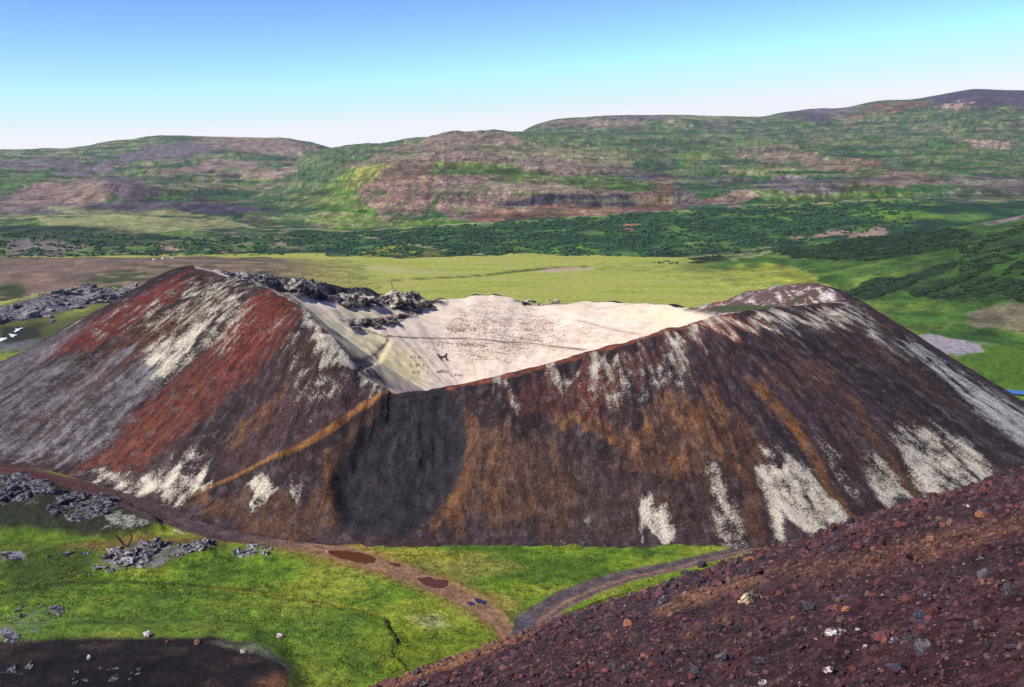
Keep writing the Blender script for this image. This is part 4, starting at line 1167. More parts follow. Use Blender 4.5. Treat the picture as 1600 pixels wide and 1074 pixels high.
# lava
for Lm in (lavaA.ravel(), lavaB.ravel()):
    c = mixc(c, srgb(46, 42, 52) * K, smooth(.1, .5, Lm)); cov = mixc(cov, srgb(196, 188, 170) * K, (Lm > .2) * 1.0)
    am = np.where(Lm > .2, .30 + e1 * .7 + e2 * .2, am)
c = mixc(c, srgb(206, 196, 160) * K, A_poly(wx, wy, [(515, 484), (600, 480), (660, 478), (700, 474), (650, 486), (600, 496), (530, 500)], 3) * .9)
A = A_poly(wx, py, [(800, 464), (850, 470), (890, 466), (900, 474), (830, 478), (805, 472)], 3); c = mixc(c, srgb(92, 78, 84) * K, A * .9)
# back right shoulder
A = A_poly(wx, wy, [(1062, 484), (1095, 470), (1180, 450), (1270, 434), (1350, 460), (1340, 490), (1130, 496)], 4)
c = mixc(c, srgb(84, 60, 56) * K, A * .97); cov = mixc(cov, srgb(214, 202, 192) * K, (A > .3) * 1.0); am = np.where(A > .3, .34 + fbm(x / 1.5 + y / 8, y / 6, 4, 361) * .8, am)
c = mixc(c, srgb(128, 60, 60) * K, A_ell(wx, wy, 1130, 468, 20, 8, -25) * .6)
Ag = np.maximum(A_poly(wx, py, [(1110, 482), (1140, 477), (1225, 479), (1225, 484), (1120, 488)], 3), A_ell(wx, wy, 1245, 468, 16, 4, -30) * .8)
c = mixc(c, srgb(58, 78, 42) * K, Ag * .95); am = np.where(Ag > .3, -.2, am)
# trodden paths
def ipath(pts, wd, colr, sg=.9):
    global c, am
    A = A_line(px + e2 * 1.5, py + e2 * 1.0, pts, wd, 1.6)
    c = mixc(c, colr, A * sg); am = am * (1 - A)
DK = srgb(96, 66, 50) * K
ipath([(560, 513), (580, 519), (604, 527), (606, 533)], 2.2, DK)
ipath([(604, 525), (640, 528), (680, 529), (730, 529), (760, 531), (790, 535), (825, 536), (860, 541), (915, 547)], 2.4, DK)
ipath([(606, 533), (595, 545), (583, 556), (570, 562), (548, 562)], [3, 4, 4, 4, 5], DK)
ipath([(606, 530), (614, 540), (622, 556)], 1.6, srgb(168, 146, 110) * K, .7)
ipath([(900, 500), (930, 508), (960, 516), (1000, 523)], 1.8, srgb(140, 110, 96) * K, .7)
ipath([(560, 505), (600, 496), (650, 488)], 1.6, srgb(150, 90, 60) * K, .6)
ipath([(930, 484), (990, 474), (1040, 476)], 2, srgb(190, 150, 140) * K, .6)
c = mixc(c, srgb(78, 98, 52) * K, A_poly(px, py, [(985, 533), (1000, 527), (1022, 523), (1018, 530), (1000, 536)], 2) * .9)
bow = new_mesh('crater_bowl', V, up_faces(V, grid_faces(len(sel), NI, True)), M_bowl, c, cov, am, np.stack([x, y, V[:, 2]], -1))
tag(bow, 'pale moss covered inside of the crater with trodden paths', 'crater', kind='structure')
bowlP = PI_

from mathutils.bvhtree import BVHTree
def bvh_of(o):
    me = o.data
    vs = np.empty(len(me.vertices) * 3, np.float32); me.vertices.foreach_get('co', vs)
    ls = np.empty(len(me.loops), np.int32); me.loops.foreach_get('vertex_index', ls)
    return BVHTree.FromPolygons(vs.reshape(-1, 3).tolist(), ls.reshape(-1, 4).tolist())
BV_BOWL = bvh_of(bow)

def hit(bv, px, py):
    a, b, c_ = ray(px, py)
    r = bv.ray_cast(Vector((0, 0, CAMZ)), Vector((float(a), float(b), float(c_))).normalized())
    return r[0], r[1]

# ---- letters scraped into the moss: ribbons of bare scoria lying on the bowl floor
M_bare = plain_material('bare_scoria', tuple(srgb(84, 56, 44) * K), var=.3, scale=2)
def letter_ribbon(strokes, parent, wid):
    VV, FF = [], []
    for st_ in strokes:
        pts = []
        for i in range(len(st_) - 1):
            for k in range(4):
                t = k / 4
                pts.append((st_[i][0] * (1 - t) + st_[i + 1][0] * t, st_[i][1] * (1 - t) + st_[i + 1][1] * t))
        pts.append(st_[-1])
        W = [hit(BV_BOWL, *p_) for p_ in pts]
        W = [w_ for w_ in W if w_[0] is not None]
        if len(W) < 2: continue
        ws = [wid * random.uniform(.35, .75) for _ in W]
        b0 = len(VV)
        for i, (p_, n_) in enumerate(W):
            d = (W[min(i + 1, len(W) - 1)][0] - W[max(i - 1, 0)][0])
            sd_ = d.cross(n_).normalized() * ws[i]
            up = Vector((0, 0, .07))
            VV.append(tuple(p_ - sd_ + up)); VV.append(tuple(p_ + sd_ + up))
        for i in range(len(W) - 1):
            FF.append((b0 + 2 * i, b0 + 2 * i + 2, b0 + 2 * i + 3, b0 + 2 * i + 1))
    if not FF: return None
    o = new_mesh('letter', np.array(VV), np.array(FF), M_bare if wid > .5 else M_bare2, smooth_sh=False)
    if parent is not None: o.parent = parent
    return o
M_bare2 = plain_material('thinly_scraped_moss', tuple(srgb(160, 132, 108) * K), var=.3, scale=2)
GLYPH = {'V': [[(0, 0), (.5, 1), (1, 0)]], 'E': [[(1, 0), (0, 0), (0, 1), (1, 1)], [(0, .5), (.8, .5)]],
         'R': [[(0, 1), (0, 0), (.9, .1), (.8, .45), (0, .5), (1, 1)]], 'W': [[(0, 0), (.25, 1), (.5, .3), (.75, 1), (1, 0)]],
         'A': [[(0, 1), (.5, 0), (1, 1)], [(.2, .6), (.8, .6)]], 'L': [[(0, 0), (0, 1), (.9, 1)]], 'I': [[(.5, 0), (.5, 1)]],
         'Z': [[(0, 0), (1, 0), (0, 1), (1, 1)]], 'C': [[(1, .1), (.3, 0), (0, .5), (.3, 1), (1, .9)]], 'O': [[(.5, 0), (0, .5), (.5, 1), (1, .5), (.5, 0)]],
         'T': [[(0, 0), (1, 0)], [(.5, 0), (.5, 1)]], 'P': [[(0, 1), (0, 0), (.9, .1), (.8, .5), (0, .55)]],
         'S': [[(1, 0), (.1, .1), (.1, .45), (.9, .55), (.9, .95), (0, 1)]], 'D': [[(0, 0), (0, 1), (.9, .7), (.9, .3), (0, 0)]], '-': [[(0, .5), (1, .5)]], ' ': []}
def moss_word(txt, x0, y0, w_, h_, gap, label, wid):
    root = bpy.data.objects.new('moss_writing', None); COL.objects.link(root)
    tag(root, label, 'letters')
    for i, ch in enumerate(txt):
        jx, jy, jr = random.uniform(-.5, .5), random.uniform(-.6, .6), random.uniform(.8, 1.15)
        st = [[(x0 + i * (w_ + gap) + jx + a_ * w_ * jr + random.uniform(-.3, .3), y0 + jy + i * 0.15 + b_ * h_ * jr) for a_, b_ in s_] for s_ in GLYPH[ch]]
        if st: letter_ribbon(st, root, wid)
    return root
bigH = letter_ribbon([[(684, 553), (687, 559), (691, 564)], [(698, 553), (695.5, 558), (700, 564)], [(686, 559.5), (697, 557)]], None, 0.62)
bigH.name = 'moss_letter'; tag(bigH, 'large dark letter H scraped into the pale moss', 'letter')
moss_word('VERWLIZ', 698, 513, 5.2, 5, 1.8, 'word of brown capitals scraped in the moss above the long path', .34)
moss_word('L-PASSAPED', 684, 536, 4.6, 3.6, 2.4, 'long faint line of letters just below the long path', .18)
moss_word('CO', 753, 501, 9, 5, 5, 'two rounded letters scraped highest on the moss', .24)
moss_word('TIZ-', 640, 557, 4.4, 4, 2, 'short row of letters left of the large H', .2)
moss_word('LPI', 641, 569, 4.5, 5, 5, 'three small letters below and left of the large H', .2)
moss_word('AT I', 644, 580, 4.5, 4, 3, 'lowest left letters scraped in the yellowish moss', .18)
moss_word('WED', 682, 579, 5, 3.5, 1.6, 'small brown letters straight below the large H', .2)
moss_word('LZAE', 704, 585, 4, 3.2, 1.6, 'faintest letters nearest the front rim', .16)

# ------------------------------------------------------------------ air
hv = [(x_, y_, z_) for x_ in (-4500, 4500) for y_ in (-60, 5300) for z_ in (-22, 350)]
hf = [(0, 1, 3, 2), (4, 6, 7, 5), (0, 4, 5, 1), (2, 3, 7, 6), (0, 2, 6, 4), (1, 5, 7, 3)]
hm_ = bpy.data.materials.new('air'); hm_.use_nodes = True
hn = hm_.node_tree; hn.nodes.clear()
ho = hn.nodes.new('ShaderNodeOutputMaterial'); hp = hn.nodes.new('ShaderNodeVolumePrincipled')
hp.inputs['Density'].default_value = 0.000055; hp.inputs['Color'].default_value = (.93, .96, 1.0, 1); hp.inputs['Anisotropy'].default_value = 0.2
hn.links.new(hp.outputs[0], ho.inputs['Volume'])
hz = new_mesh('haze', np.array(hv, float), np.array(hf), hm_, smooth_sh=False)
tag(hz, 'thin pale blue air over the far hills', 'haze', kind='stuff')

# ------------------------------------------------------------------ foreground scoria slope
def slope_h(X, Y, fine=True):
    z = 57.3 + .39 * X - .43 * Y - .0012 * X * X - .0005 * Y * Y
    d = np.sqrt(X * X + Y * Y)
    z = z + fbm(X / 9, Y / 9, 3, 401) * .35 * smooth(5, 30, d)
    if fine:
        z = z + fbm(X / 1.6, Y / 1.6, 4, 403) * .30 + (ridged(X / .7, Y / .7, 3, 405) - .5) * .20
    return z
na_, nr_ = 620, 400
ang = np.tan(np.linspace(math.atan(-1.3), math.atan(-.25), 30)[:-1]); ang = np.concatenate([ang, np.linspace(-.25, .62, 430), np.linspace(.625, 1.6, 40)])
rr_ = np.exp(np.linspace(math.log(1.6), math.log(150), nr_))
YY = np.broadcast_to(rr_[None, :], (len(ang), nr_)).copy(); XX = ang[:, None] * YY
ZZ = slope_h(XX, YY)
P = np.stack([XX, YY, ZZ], -1); V = P.reshape(-1, 3); N = len(V)
px, py = project(V[:, 0], V[:, 1], V[:, 2]); x, y = V[:, 0], V[:, 1]
e1 = fbm(x / 5, y / 5, 4, 411); e2 = fbm(x / .8, y / .8, 4, 413)
BASE_S = srgb(84, 60, 58) * K
c = np.tile(BASE_S, (N, 1)); c = mixc(c, srgb(78, 56, 60) * K, smooth(-.1, .25, e1) * .8)
c = mixc(c, srgb(108, 58, 58) * K, smooth(.05, .3, e2) * .5); c = mixc(c, srgb(54, 40, 44) * K, smooth(.05, .3, -e2) * .6)
wx = px + e2 * 16; wy = py + e1 * 10 + e2 * 4
for pts, colr, sg, f in [
    ([(1020, 955), (1060, 930), (1170, 900), (1200, 905), (1150, 925), (1060, 950), (1030, 960)], srgb(176, 124, 82) * K, .7, 8),
    ([(1180, 890), (1330, 870), (1460, 835), (1600, 805), (1600, 830), (1480, 870), (1360, 890), (1250, 900)], srgb(124, 84, 62) * K, .7, 12),
    ([(1060, 990), (1150, 950), (1160, 960), (1090, 1000)], srgb(140, 100, 72) * K, .4, 8),
    ([(800, 1000), (900, 965), (1000, 932), (1100, 890), (1200, 858), (1200, 900), (1080, 930), (1000, 960), (900, 985), (820, 1010)], srgb(82, 68, 72) * K, .6, 10),
    ([(980, 930), (1060, 890), (1200, 855), (1200, 885), (1060, 925)], srgb(66, 56, 66) * K, .5, 10),
    ([(1300, 940), (1620, 900), (1620, 1100), (1200, 1100), (1240, 1000)], srgb(92, 54, 56) * K, .5, 40)]:
    c = mixc(c, colr, A_poly(wx, wy, pts, f) * sg)
# ochre footpath along the lower edge
ed = [(520, 1100), (570, 1080), (600, 1068), (650, 1046), (700, 1032), (750, 1014), (800, 996), (835, 984)]
A = A_line(px, py + e2 * 5, [(a_, b_ + 5) for a_, b_ in ed], [26, 24, 22, 18, 15, 12, 9, 5], 8)
c = mixc(c, srgb(190, 124, 70) * K, A * .9)
am = np.full(N, 0.02) + A_poly(wx, wy, [(1280, 980), (1620, 960), (1620, 1100), (1000, 1100), (1180, 1020)], 30) * .06
fs = new_mesh('scoria_slope', V, up_faces(V, grid_faces(len(ang), nr_)), M_slope, c, np.tile(srgb(30, 23, 26) * K, (N, 1)), am + .34 + e2 * .2, V.copy())  # near-black cover paints the shade of pits between stones into the colour
tag(fs, 'steep reddish purple slope of loose scoria in the right foreground', 'slope', kind='structure')

# ------------------------------------------------------------------ rocks
def ico(sub):
    t = (1 + 5 ** .5) / 2
    v = [(-1, t, 0), (1, t, 0), (-1, -t, 0), (1, -t, 0), (0, -1, t), (0, 1, t), (0, -1, -t), (0, 1, -t), (t, 0, -1), (t, 0, 1), (-t, 0, -1), (-t, 0, 1)]
    v = [np.array(a_) / np.linalg.norm(a_) for a_ in v]
    f = [(0, 11, 5), (0, 5, 1), (0, 1, 7), (0, 7, 10), (0, 10, 11), (1, 5, 9), (5, 11, 4), (11, 10, 2), (10, 7, 6), (7, 1, 8), (3, 9, 4), (3, 4, 2), (3, 2, 6), (3, 6, 8), (3, 8, 9), (4, 9, 5), (2, 4, 11), (6, 2, 10), (8, 6, 7), (9, 8, 1)]
    for _ in range(sub):
        cache = {}; nf = []
        def mid(a_, b_):
            k_ = (min(a_, b_), max(a_, b_))
            if k_ not in cache:
                m_ = v[a_] + v[b_]; v.append(m_ / np.linalg.norm(m_)); cache[k_] = len(v) - 1
            return cache[k_]
        for a_, b_, c_ in f:
            x_, y_, z_ = mid(a_, b_), mid(b_, c_), mid(c_, a_)
            nf += [(a_, x_, z_), (b_, y_, x_), (c_, z_, y_), (x_, y_, z_)]
        f = nf
    return np.array(v), np.array(f)

def rock_shape(sub, rng, cuts=9, rough=.12, depth=.72):
    v, f = ico(sub)
    v = v.copy()
    for _ in range(cuts):
        n_ = rng.normal(size=3); n_ /= np.linalg.norm(n_); d = rng.uniform(depth * .8, .95)
        dt = v @ n_
        k_ = np.where(dt > d, d / np.maximum(dt, 1e-6), 1); v = v * k_[:, None]
    s1, s2 = rng.uniform(0, 50, 2)
    nz = fbm(v[:, 0] * 1.7 + s1 + v[:, 2], v[:, 1] * 1.7 + s2 + v[:, 2] * .7, 3, 5)
    v *= (1 + rough * 2.2 * nz)[:, None]
    return v, f
ORD = ['', 'second', 'third', 'fourth', 'fifth', 'sixth', 'seventh', 'eighth', 'ninth', 'tenth', 'eleventh', 'twelfth', 'thirteenth', 'fourteenth', 'fifteenth',
       'sixteenth', 'seventeenth', 'eighteenth', 'nineteenth', 'twentieth']
RR = np.random.default_rng(5)
SH0 = [rock_shape(0, RR, 5, .40) for _ in range(10)]
SH1 = [rock_shape(1, RR, 8, .34) for _ in range(12)]
SH2 = [rock_shape(2, RR, 10, .28) for _ in range(10)]
SH3 = [rock_shape(3, RR, 12, .30, .62) for _ in range(8)]

def rot_z(a_):
    c_, s_ = np.cos(a_), np.sin(a_)
    return np.array([[c_, -s_, 0], [s_, c_, 0], [0, 0, 1]])
def rand_rot(rng):
    q_ = rng.normal(size=4); q_ /= np.linalg.norm(q_); a_, b_, c_, d_ = q_
    return np.array([[1 - 2 * (c_ * c_ + d_ * d_), 2 * (b_ * c_ - a_ * d_), 2 * (b_ * d_ + a_ * c_)],
                     [2 * (b_ * c_ + a_ * d_), 1 - 2 * (b_ * b_ + d_ * d_), 2 * (c_ * d_ - a_ * b_)],
                     [2 * (b_ * d_ - a_ * c_), 2 * (c_ * d_ + a_ * b_), 1 - 2 * (b_ * b_ + c_ * c_)]])

def merged_rocks(name, pos, size, cols, shapes, mat, label, cat, flat=(1, 1, 1), kind='stuff'):
    VV, FF, CC = [], [], []
    n0 = 0
    rots = [rand_rot(RR) for _ in range(64)]
    for k_, (p_, s_, c_) in enumerate(zip(pos, size, cols)):
        v, f = shapes[k_ % len(shapes)]
        v = v @ rots[(k_ * 7) % 64].T * s_ * np.array(flat) @ rot_z(k_ * 1.7).T + p_
        VV.append(v); FF.append(f + n0); CC.append(np.broadcast_to(c_, v.shape)); n0 += len(v)
    o = new_mesh(name, np.concatenate(VV), np.concatenate(FF), mat, np.concatenate(CC), smooth_sh=False)
    tag(o, label, cat, kind=kind)
    return o

PAL = [srgb(94, 62, 62), srgb(82, 56, 58), srgb(78, 62, 66), srgb(104, 62, 58), srgb(58, 50, 54), srgb(102, 80, 70), srgb(90, 68, 74), srgb(112, 76, 66)]
PAL = [p_ * K for p_ in PAL]
TAN1 = [(1020, 955), (1060, 930), (1170, 900), (1200, 905), (1150, 925), (1060, 950), (1030, 960)]
TAN2 = [(1180, 890), (1330, 870), (1460, 835), (1600, 805), (1600, 830), (1480, 870), (1360, 890), (1250, 900)]
def slope_points(n_, minpx, maxpx, rng, expo=2.2):
    out_p, out_s, out_c = [], [], []
    u1 = rng.uniform(-.27, .58, n_ * 2); r1 = np.exp(rng.uniform(math.log(3.2), math.log(86), n_ * 2))
    X = u1 * r1; Y = r1; Z = slope_h(X, Y)
    qx, qy = project(X, Y, Z)
    pxs = minpx * (1 - rng.uniform(0, 1, n_ * 2) * (1 - (minpx / maxpx) ** expo)) ** (-1 / expo)
    dist = np.sqrt(X ** 2 + Y ** 2 + (Z - CAMZ) ** 2)
    jx = qx + fbm(X / 1.2, Y / 1.2, 3, 421) * 30; jy = qy + fbm(X / 1.5, Y / 1.5, 3, 423) * 14
    tanm = np.maximum(A_poly(jx, jy, TAN1, 10), .6 * A_poly(jx, jy, TAN2, 14)); tanm = np.maximum(tanm, A_line(jx, jy, [(a_, b_ + 5) for a_, b_ in ed], [26, 24, 22, 18, 15, 12, 9, 5], 8))
    for k_ in range(n_ * 2):
        if not (-60 < qx[k_] < 1760 and 640 < qy[k_] < 1240): continue
        sz = min(pxs[k_] * dist[k_] / F, 0.75) * .5
        out_p.append((X[k_], Y[k_], Z[k_] + sz * .15)); out_s.append(sz); out_c.append(PAL[rng.integers(len(PAL))] * rng.uniform(.45, 1.3) if rng.uniform() > .004 or pxs[k_] > 6 else srgb(180, 164, 164) * K)
        if tanm[k_] > .1: out_c[-1] = out_c[-1] * (1 - .7 * tanm[k_]) + srgb(150, 112, 84) * K * rng.uniform(.5, 1.1) * .7 * tanm[k_]
        if len(out_p) >= n_: break
    return np.array(out_p), np.array(out_s), np.array(out_c)
rg = np.random.default_rng(77)
p_, s_, c_ = slope_points(42000, 2.0, 7, rg, 1.9)
merged_rocks('scoria_gravel', p_, s_, c_, SH0, M_stone, 'loose reddish scoria gravel covering the foreground slope', 'gravel', flat=(1.25, .85, .75), kind='stuff')
p_, s_, c_ = slope_points(4600, 6, 15, rg, 2.8)
merged_rocks('scoria_rubble', p_, s_, c_, SH1, M_stone, 'small reddish and grey scoria stones strewn over the foreground slope', 'rubble', kind='stuff')

# the larger stones of the slope, each its own object
def add_rock(name, shape, loc, dims, rot, mat, label, group=None, cat='rock', parent=None):
    o = bpy.data.objects.new(name, shape)
    COL.objects.link(o)
    o.location = loc; o.scale = dims; o.rotation_euler = rot
    if label: tag(o, label, cat, group)
    if parent: o.parent = parent
    return o
def rock_meshes(shapes, mat, nm, sm=False):
    out = []
    for v, f in shapes:
        o = new_mesh(nm, v, f, mat, np.tile([.1, .06, .05], (len(v), 1)), smooth_sh=sm)
        out.append(o.data); bpy.data.objects.remove(o)
    return out
M_red = rock_material('red_scoria_rock', tuple(srgb(108, 62, 56) * K), tuple(srgb(70, 48, 50) * K), .5, 6)
M_pur = rock_material('purple_scoria_rock', tuple(srgb(84, 58, 64) * K), tuple(srgb(120, 72, 62) * K), .4, 6)
M_gry = rock_material('grey_lava_rock', tuple(srgb(72, 66, 72) * K), tuple(srgb(112, 104, 104) * K), .4, 6)
M_wht = rock_material('white_lichen_rock', tuple(srgb(96, 74, 76) * K), tuple(srgb(222, 210, 202) * K), .56, 9, fleck=.1)
M_blu = rock_material('blue_grey_rock', tuple(srgb(60, 58, 68) * K), tuple(srgb(88, 84, 94) * K), .4, 8)
M_tan = rock_material('tan_rock', tuple(srgb(150, 100, 72) * K), tuple(srgb(112, 78, 64) * K), .4, 6)
M_mixr = rock_material('pale_speckled_rock', tuple(srgb(80, 62, 68) * K), tuple(srgb(190, 176, 180) * K), .34, 12)
RM_red, RM_pur, RM_gry = rock_meshes(SH2, M_red, 'scoria_rock'), rock_meshes(SH2, M_pur, 'scoria_rock'), rock_meshes(SH2, M_gry, 'scoria_rock')
p_, s_, c_ = slope_points(230, 14, 30, rg, 2.6)
kinds = [('reddish loose scoria stone lying on the foreground slope', 'red stones on the scoria slope', RM_red),
         ('dull purple scoria stone lying on the foreground slope', 'purple stones on the scoria slope', RM_pur),
         ('dark grey lava stone lying on the foreground slope', 'grey stones on the scoria slope', RM_gry)]
LOOSE = []
for k_ in range(len(p_)):
    lab, grp, ms = kinds[0 if k_ % 5 < 2 else (1 if k_ % 5 < 4 else 2)]
    z_ = p_[k_].copy(); s1 = s_[k_]
    o_ = add_rock('scoria_rock', ms[k_ % len(ms)], z_, (s1, s1 * rg.uniform(.7, 1.1), s1 * rg.uniform(.5, .85)), tuple(rg.uniform(0, 6.28, 3)), None, lab, grp)
    qx_, qy_ = project(*[np.array([t_]) for t_ in z_]); LOOSE.append((o_, float(qx_[0]), float(qy_[0]), lab.split(' scoria')[0].split(' lava')[0]))

BV_SLOPE = bvh_of(fs); BV_GROUND = bvh_of(g); BV_CR = bvh_of(cro)
def place(bv, px, py):
    p, n_ = hit(bv, px, py)
    if p is None:
        X, Y, Z = at_z(px, py, 0); p = Vector((float(X), float(Y), float(Z)))
    return p, (p - Vector((0, 0, CAMZ))).length
RM = {k_: rock_meshes(SH2, m_, 'rock') for k_, m_ in (('w', M_wht), ('b', M_blu), ('t', M_tan), ('m', M_mixr), ('g', M_gry), ('r', M_red))}
special = [
    (1304, 986, 34, .6, 'w', 'large white crusted stone standing out on the red slope'),
    (1340, 984, 9, .7, 'w', 'small white stone just right of the large white crusted stone'),
    (1275, 998, 8, .6, 'w', 'little white stone just below and left of the large white crusted stone'),
    (1400, 1002, 24, .6, 'm', 'grey stone streaked with white right of the centre of the slope'),
    (1184, 1030, 9, .9, 'w', 'white stone beside a dark hollow at the lower edge of the slope'),
    (1194, 1066, 16, .6, 'w', 'whitish stone at the bottom edge of the photo below the cairn'),
    (1296, 1046, 20, .6, 'm', 'white topped grey stone near the bottom edge below the large white stone'),
    (1255, 1068, 16, .5, 'm', 'pale flecked stone at the bottom edge left of the white topped grey stone'),
    (1086, 1046, 20, .5, 'b', 'flat blue grey stone low on the left part of the slope'),
    (1130, 1025, 28, .6, 'g', 'rounded grey stone touching a small red one in the lower slope'),
    (1150, 1020, 18, .8, 'r', 'small brick red stone touching the rounded grey one'),
    (1264, 950, 22, .9, 'g', 'grey block a little right of the cairn'),
    (1240, 966, 9, .9, 't', 'orange brown stone between the cairn and the large white stone'),
    (1378, 910, 24, .7, 'r', 'red boulder with a dark underside in the middle of the slope'),
    (1537, 898, 22, .9, 'g', 'smooth grey boulder on the right of the slope'),
    (1442, 964, 26, .6, 'b', 'dark blue grey stone with an overhang right of centre'),
    (1400, 1040, 26, .4, 'b', 'flat bluish slab near the bottom right'),
    (1322, 948, 22, .4, 't', 'yellowish brown crusted stone above the large white stone'),
    (1420, 936, 24, .7, 'r', 'round reddish stone above the dark blue grey overhanging stone'),
    (1452, 931, 22, .7, 'm', 'speckled dark stone right of the round reddish stone'),
    (1096, 884, 16, 1.1, 'g', 'dark boulder jutting over the edge of the slope against the grey road'),
    (1070, 897, 16, .9, 'g', 'second dark boulder on the slope edge, lower left of the jutting one'),
    (1172, 874, 20, .6, 't', 'orange tan stone near the upper edge of the slope'),
    (1532, 805, 16, .8, 't', 'brown rounded boulder high on the right of the slope'),
    (982, 974, 16, .9, 't', 'brown stone with a dark shadow on the left part of the slope'),
    (1440, 1010, 34, .5, 'g', 'broad dark slab in the lower right of the slope'),
    (1580, 1010, 20, .5, 'm', 'pale streaked stone close to the right edge of the photo'),
    (1020, 1038, 18, .8, 'r', 'red stone low on the far left of the slope'),
    (1500, 1000, 18, .45, 'm', 'flat pale edged stone low on the right'),
    (1352, 1010, 7, .9, 'w', 'upright white flecked stone right below the large white stone')]
for k_, (px0, py0, wpx, hr, kd, lab) in enumerate(special):
    p, d = place(BV_SLOPE, px0, py0 + wpx * .2)
    s1 = wpx * d / F / 2
    add_rock('slope_rock', RM[kd][k_ % 10], (p.x, p.y, p.z + s1 * hr * .35), (s1, s1 * .8, s1 * hr), (rg.uniform(-.3, .3), rg.uniform(-.3, .3), rg.uniform(0, 6.28)), None, lab)

SHORT = {0: 'the large white crusted stone', 3: 'the white streaked grey stone', 4: 'the white stone beside the hollow', 5: 'the whitish stone at the bottom edge',
         6: 'the white topped grey stone', 8: 'the flat blue grey stone', 9: 'the rounded grey stone', 13: 'the red boulder mid slope', 14: 'the smooth grey boulder at right',
         15: 'the dark blue grey overhanging stone', 16: 'the flat bluish slab', 20: 'the dark boulder jutting over the edge', 22: 'the orange tan stone', 23: 'the brown rounded boulder up right',
         24: 'the brown shadowed stone at left', 25: 'the broad dark slab', 26: 'the pale streaked stone at right', 27: 'the red stone low at left'}
LANDM = [(special[i][0], special[i][1], nm_) for i, nm_ in SHORT.items()] + [(1167, 930, 'the cairn')]
seen_ = {}
for o_, qx_, qy_, kd_ in LOOSE:
    dd_ = sorted((math.hypot(qx_ - a_, qy_ - b_), a_, b_, nm_) for a_, b_, nm_ in LANDM)[0]
    dxx, dyy = qx_ - dd_[1], qy_ - dd_[2]
    dr_ = ('right of' if dxx > 0 else 'left of') if abs(dxx) > abs(dyy) else ('below' if dyy > 0 else 'above')
    seen_.setdefault((kd_, dr_, dd_[3]), []).append((dd_[0], o_))
for (kd_, dr_, nm_), L_ in seen_.items():
    L_.sort(key=lambda q_: q_[0])
    for i, (_, o_) in enumerate(L_):
        if i < len(ORD): o_['label'] = ((ORD[i] + ' ') if i else '') + 'nearest ' + kd_ + ' stone ' + dr_ + ' ' + nm_

# cairn
p, d = place(BV_SLOPE, 1168, 944)
sc_ = d / F
cairn = bpy.data.objects.new('cairn', None); COL.objects.link(cairn); cairn.location = p
tag(cairn, 'small pile of pale stones against one dark upright slab on the scoria slope', 'cairn')
M_cp = rock_material('cairn_pale_stone', tuple(srgb(214, 190, 150) * K), tuple(srgb(170, 150, 120) * K), .4, 9)
M_cd = rock_material('cairn_dark_slab', tuple(srgb(74, 74, 62) * K), tuple(srgb(104, 104, 86) * K), .4, 9)
CPm, CDm = rock_meshes(SH2, M_cp, 'stone'), rock_meshes(SH2, M_cd, 'slab')
for k_, (ox, oz, w0, h0) in enumerate([(-10, 3, 5, 3.5), (-5, 3, 4.5, 4), (-1, 3, 4, 4), (-7, 8, 4, 3.5), (-2, 9, 4.5, 4), (-4, 13, 3.5, 3.5), (-1, 16, 3, 3)]):
    add_rock('stone', CPm[k_ % 10], (ox * sc_, rg.uniform(-1, 2) * sc_, oz * sc_), (w0 * sc_, w0 * sc_ * .9, h0 * sc_), (.2 * k_, .1, k_), None, None, parent=cairn)
add_rock('slab', CDm[3], (5 * sc_, 0, 11 * sc_), (3.4 * sc_, 5 * sc_, 14 * sc_), (.05, .12, .3), None, None, parent=cairn)

# ------------------------------------------------------------------ lava boulders
M_lava = rock_material('lichen_lava', tuple(srgb(46, 44, 50) * K), tuple(srgb(132, 130, 134) * K), .46, 1.6, fleck=.12, bump=.9)
M_lavaw = rock_material('pale_lichen_lava', tuple(srgb(58, 52, 58) * K), tuple(srgb(176, 170, 164) * K), .46, 1.8, fleck=.12, bump=.9)
M_lavab = rock_material('black_lava', tuple(srgb(42, 38, 44) * K), tuple(srgb(188, 178, 154) * K), .46, .42, fleck=.10, bump=.9)
LM1, LM2, LM3 = rock_meshes(SH3, M_lava, 'lava_boulder', True), rock_meshes(SH3, M_lavaw, 'lava_boulder', True), rock_meshes(SH3, M_lavab, 'lava_boulder', True)
def cluster(bv, poly, n_, w0, w1, ms, lab, grp, flat=(.35, .7), seed=0):
    rs = np.random.default_rng(seed)
    P_ = np.array(poly, float); k_ = 0; tries = 0; made = []
    while k_ < n_ and tries < n_ * 30:
        tries += 1
        a_ = rs.uniform(P_[:, 0].min(), P_[:, 0].max()); b_ = rs.uniform(P_[:, 1].min(), P_[:, 1].max())
        if A_poly(np.array([a_]), np.array([b_]), poly, .5)[0] < .5: continue
        p, d = place(bv, a_, b_)
        if d > 900: continue
        s1 = rs.uniform(w0, w1) * d / F / 2
        o_ = add_rock('lava_boulder', ms[rs.integers(len(ms))], (p.x, p.y, p.z - s1 * .08), (s1 * rs.uniform(.8, 1.5), s1 * rs.uniform(.6, 1.1), s1 * rs.uniform(*flat)), (rs.uniform(-.4, .4), rs.uniform(-.4, .4), rs.uniform(0, 6.28)), None, lab, grp)
        made.append((a_, o_, s1)); k_ += 1
    if len(made) <= 20:
        made.sort(key=lambda q_: q_[0])
        for i, (a_, o_, s1) in enumerate(made):
            o_['label'] = ('leftmost ' if i == 0 else ('rightmost ' if i == len(made) - 1 else ORD[i] + ' from the left: ')) + lab
    else:
        made.sort(key=lambda q_: -q_[2])
        for i, (a_, o_, s1) in enumerate(made[:5]):
            o_['label'] = (ORD[i] + ' largest ').strip().capitalize().lower() + ' ' + lab
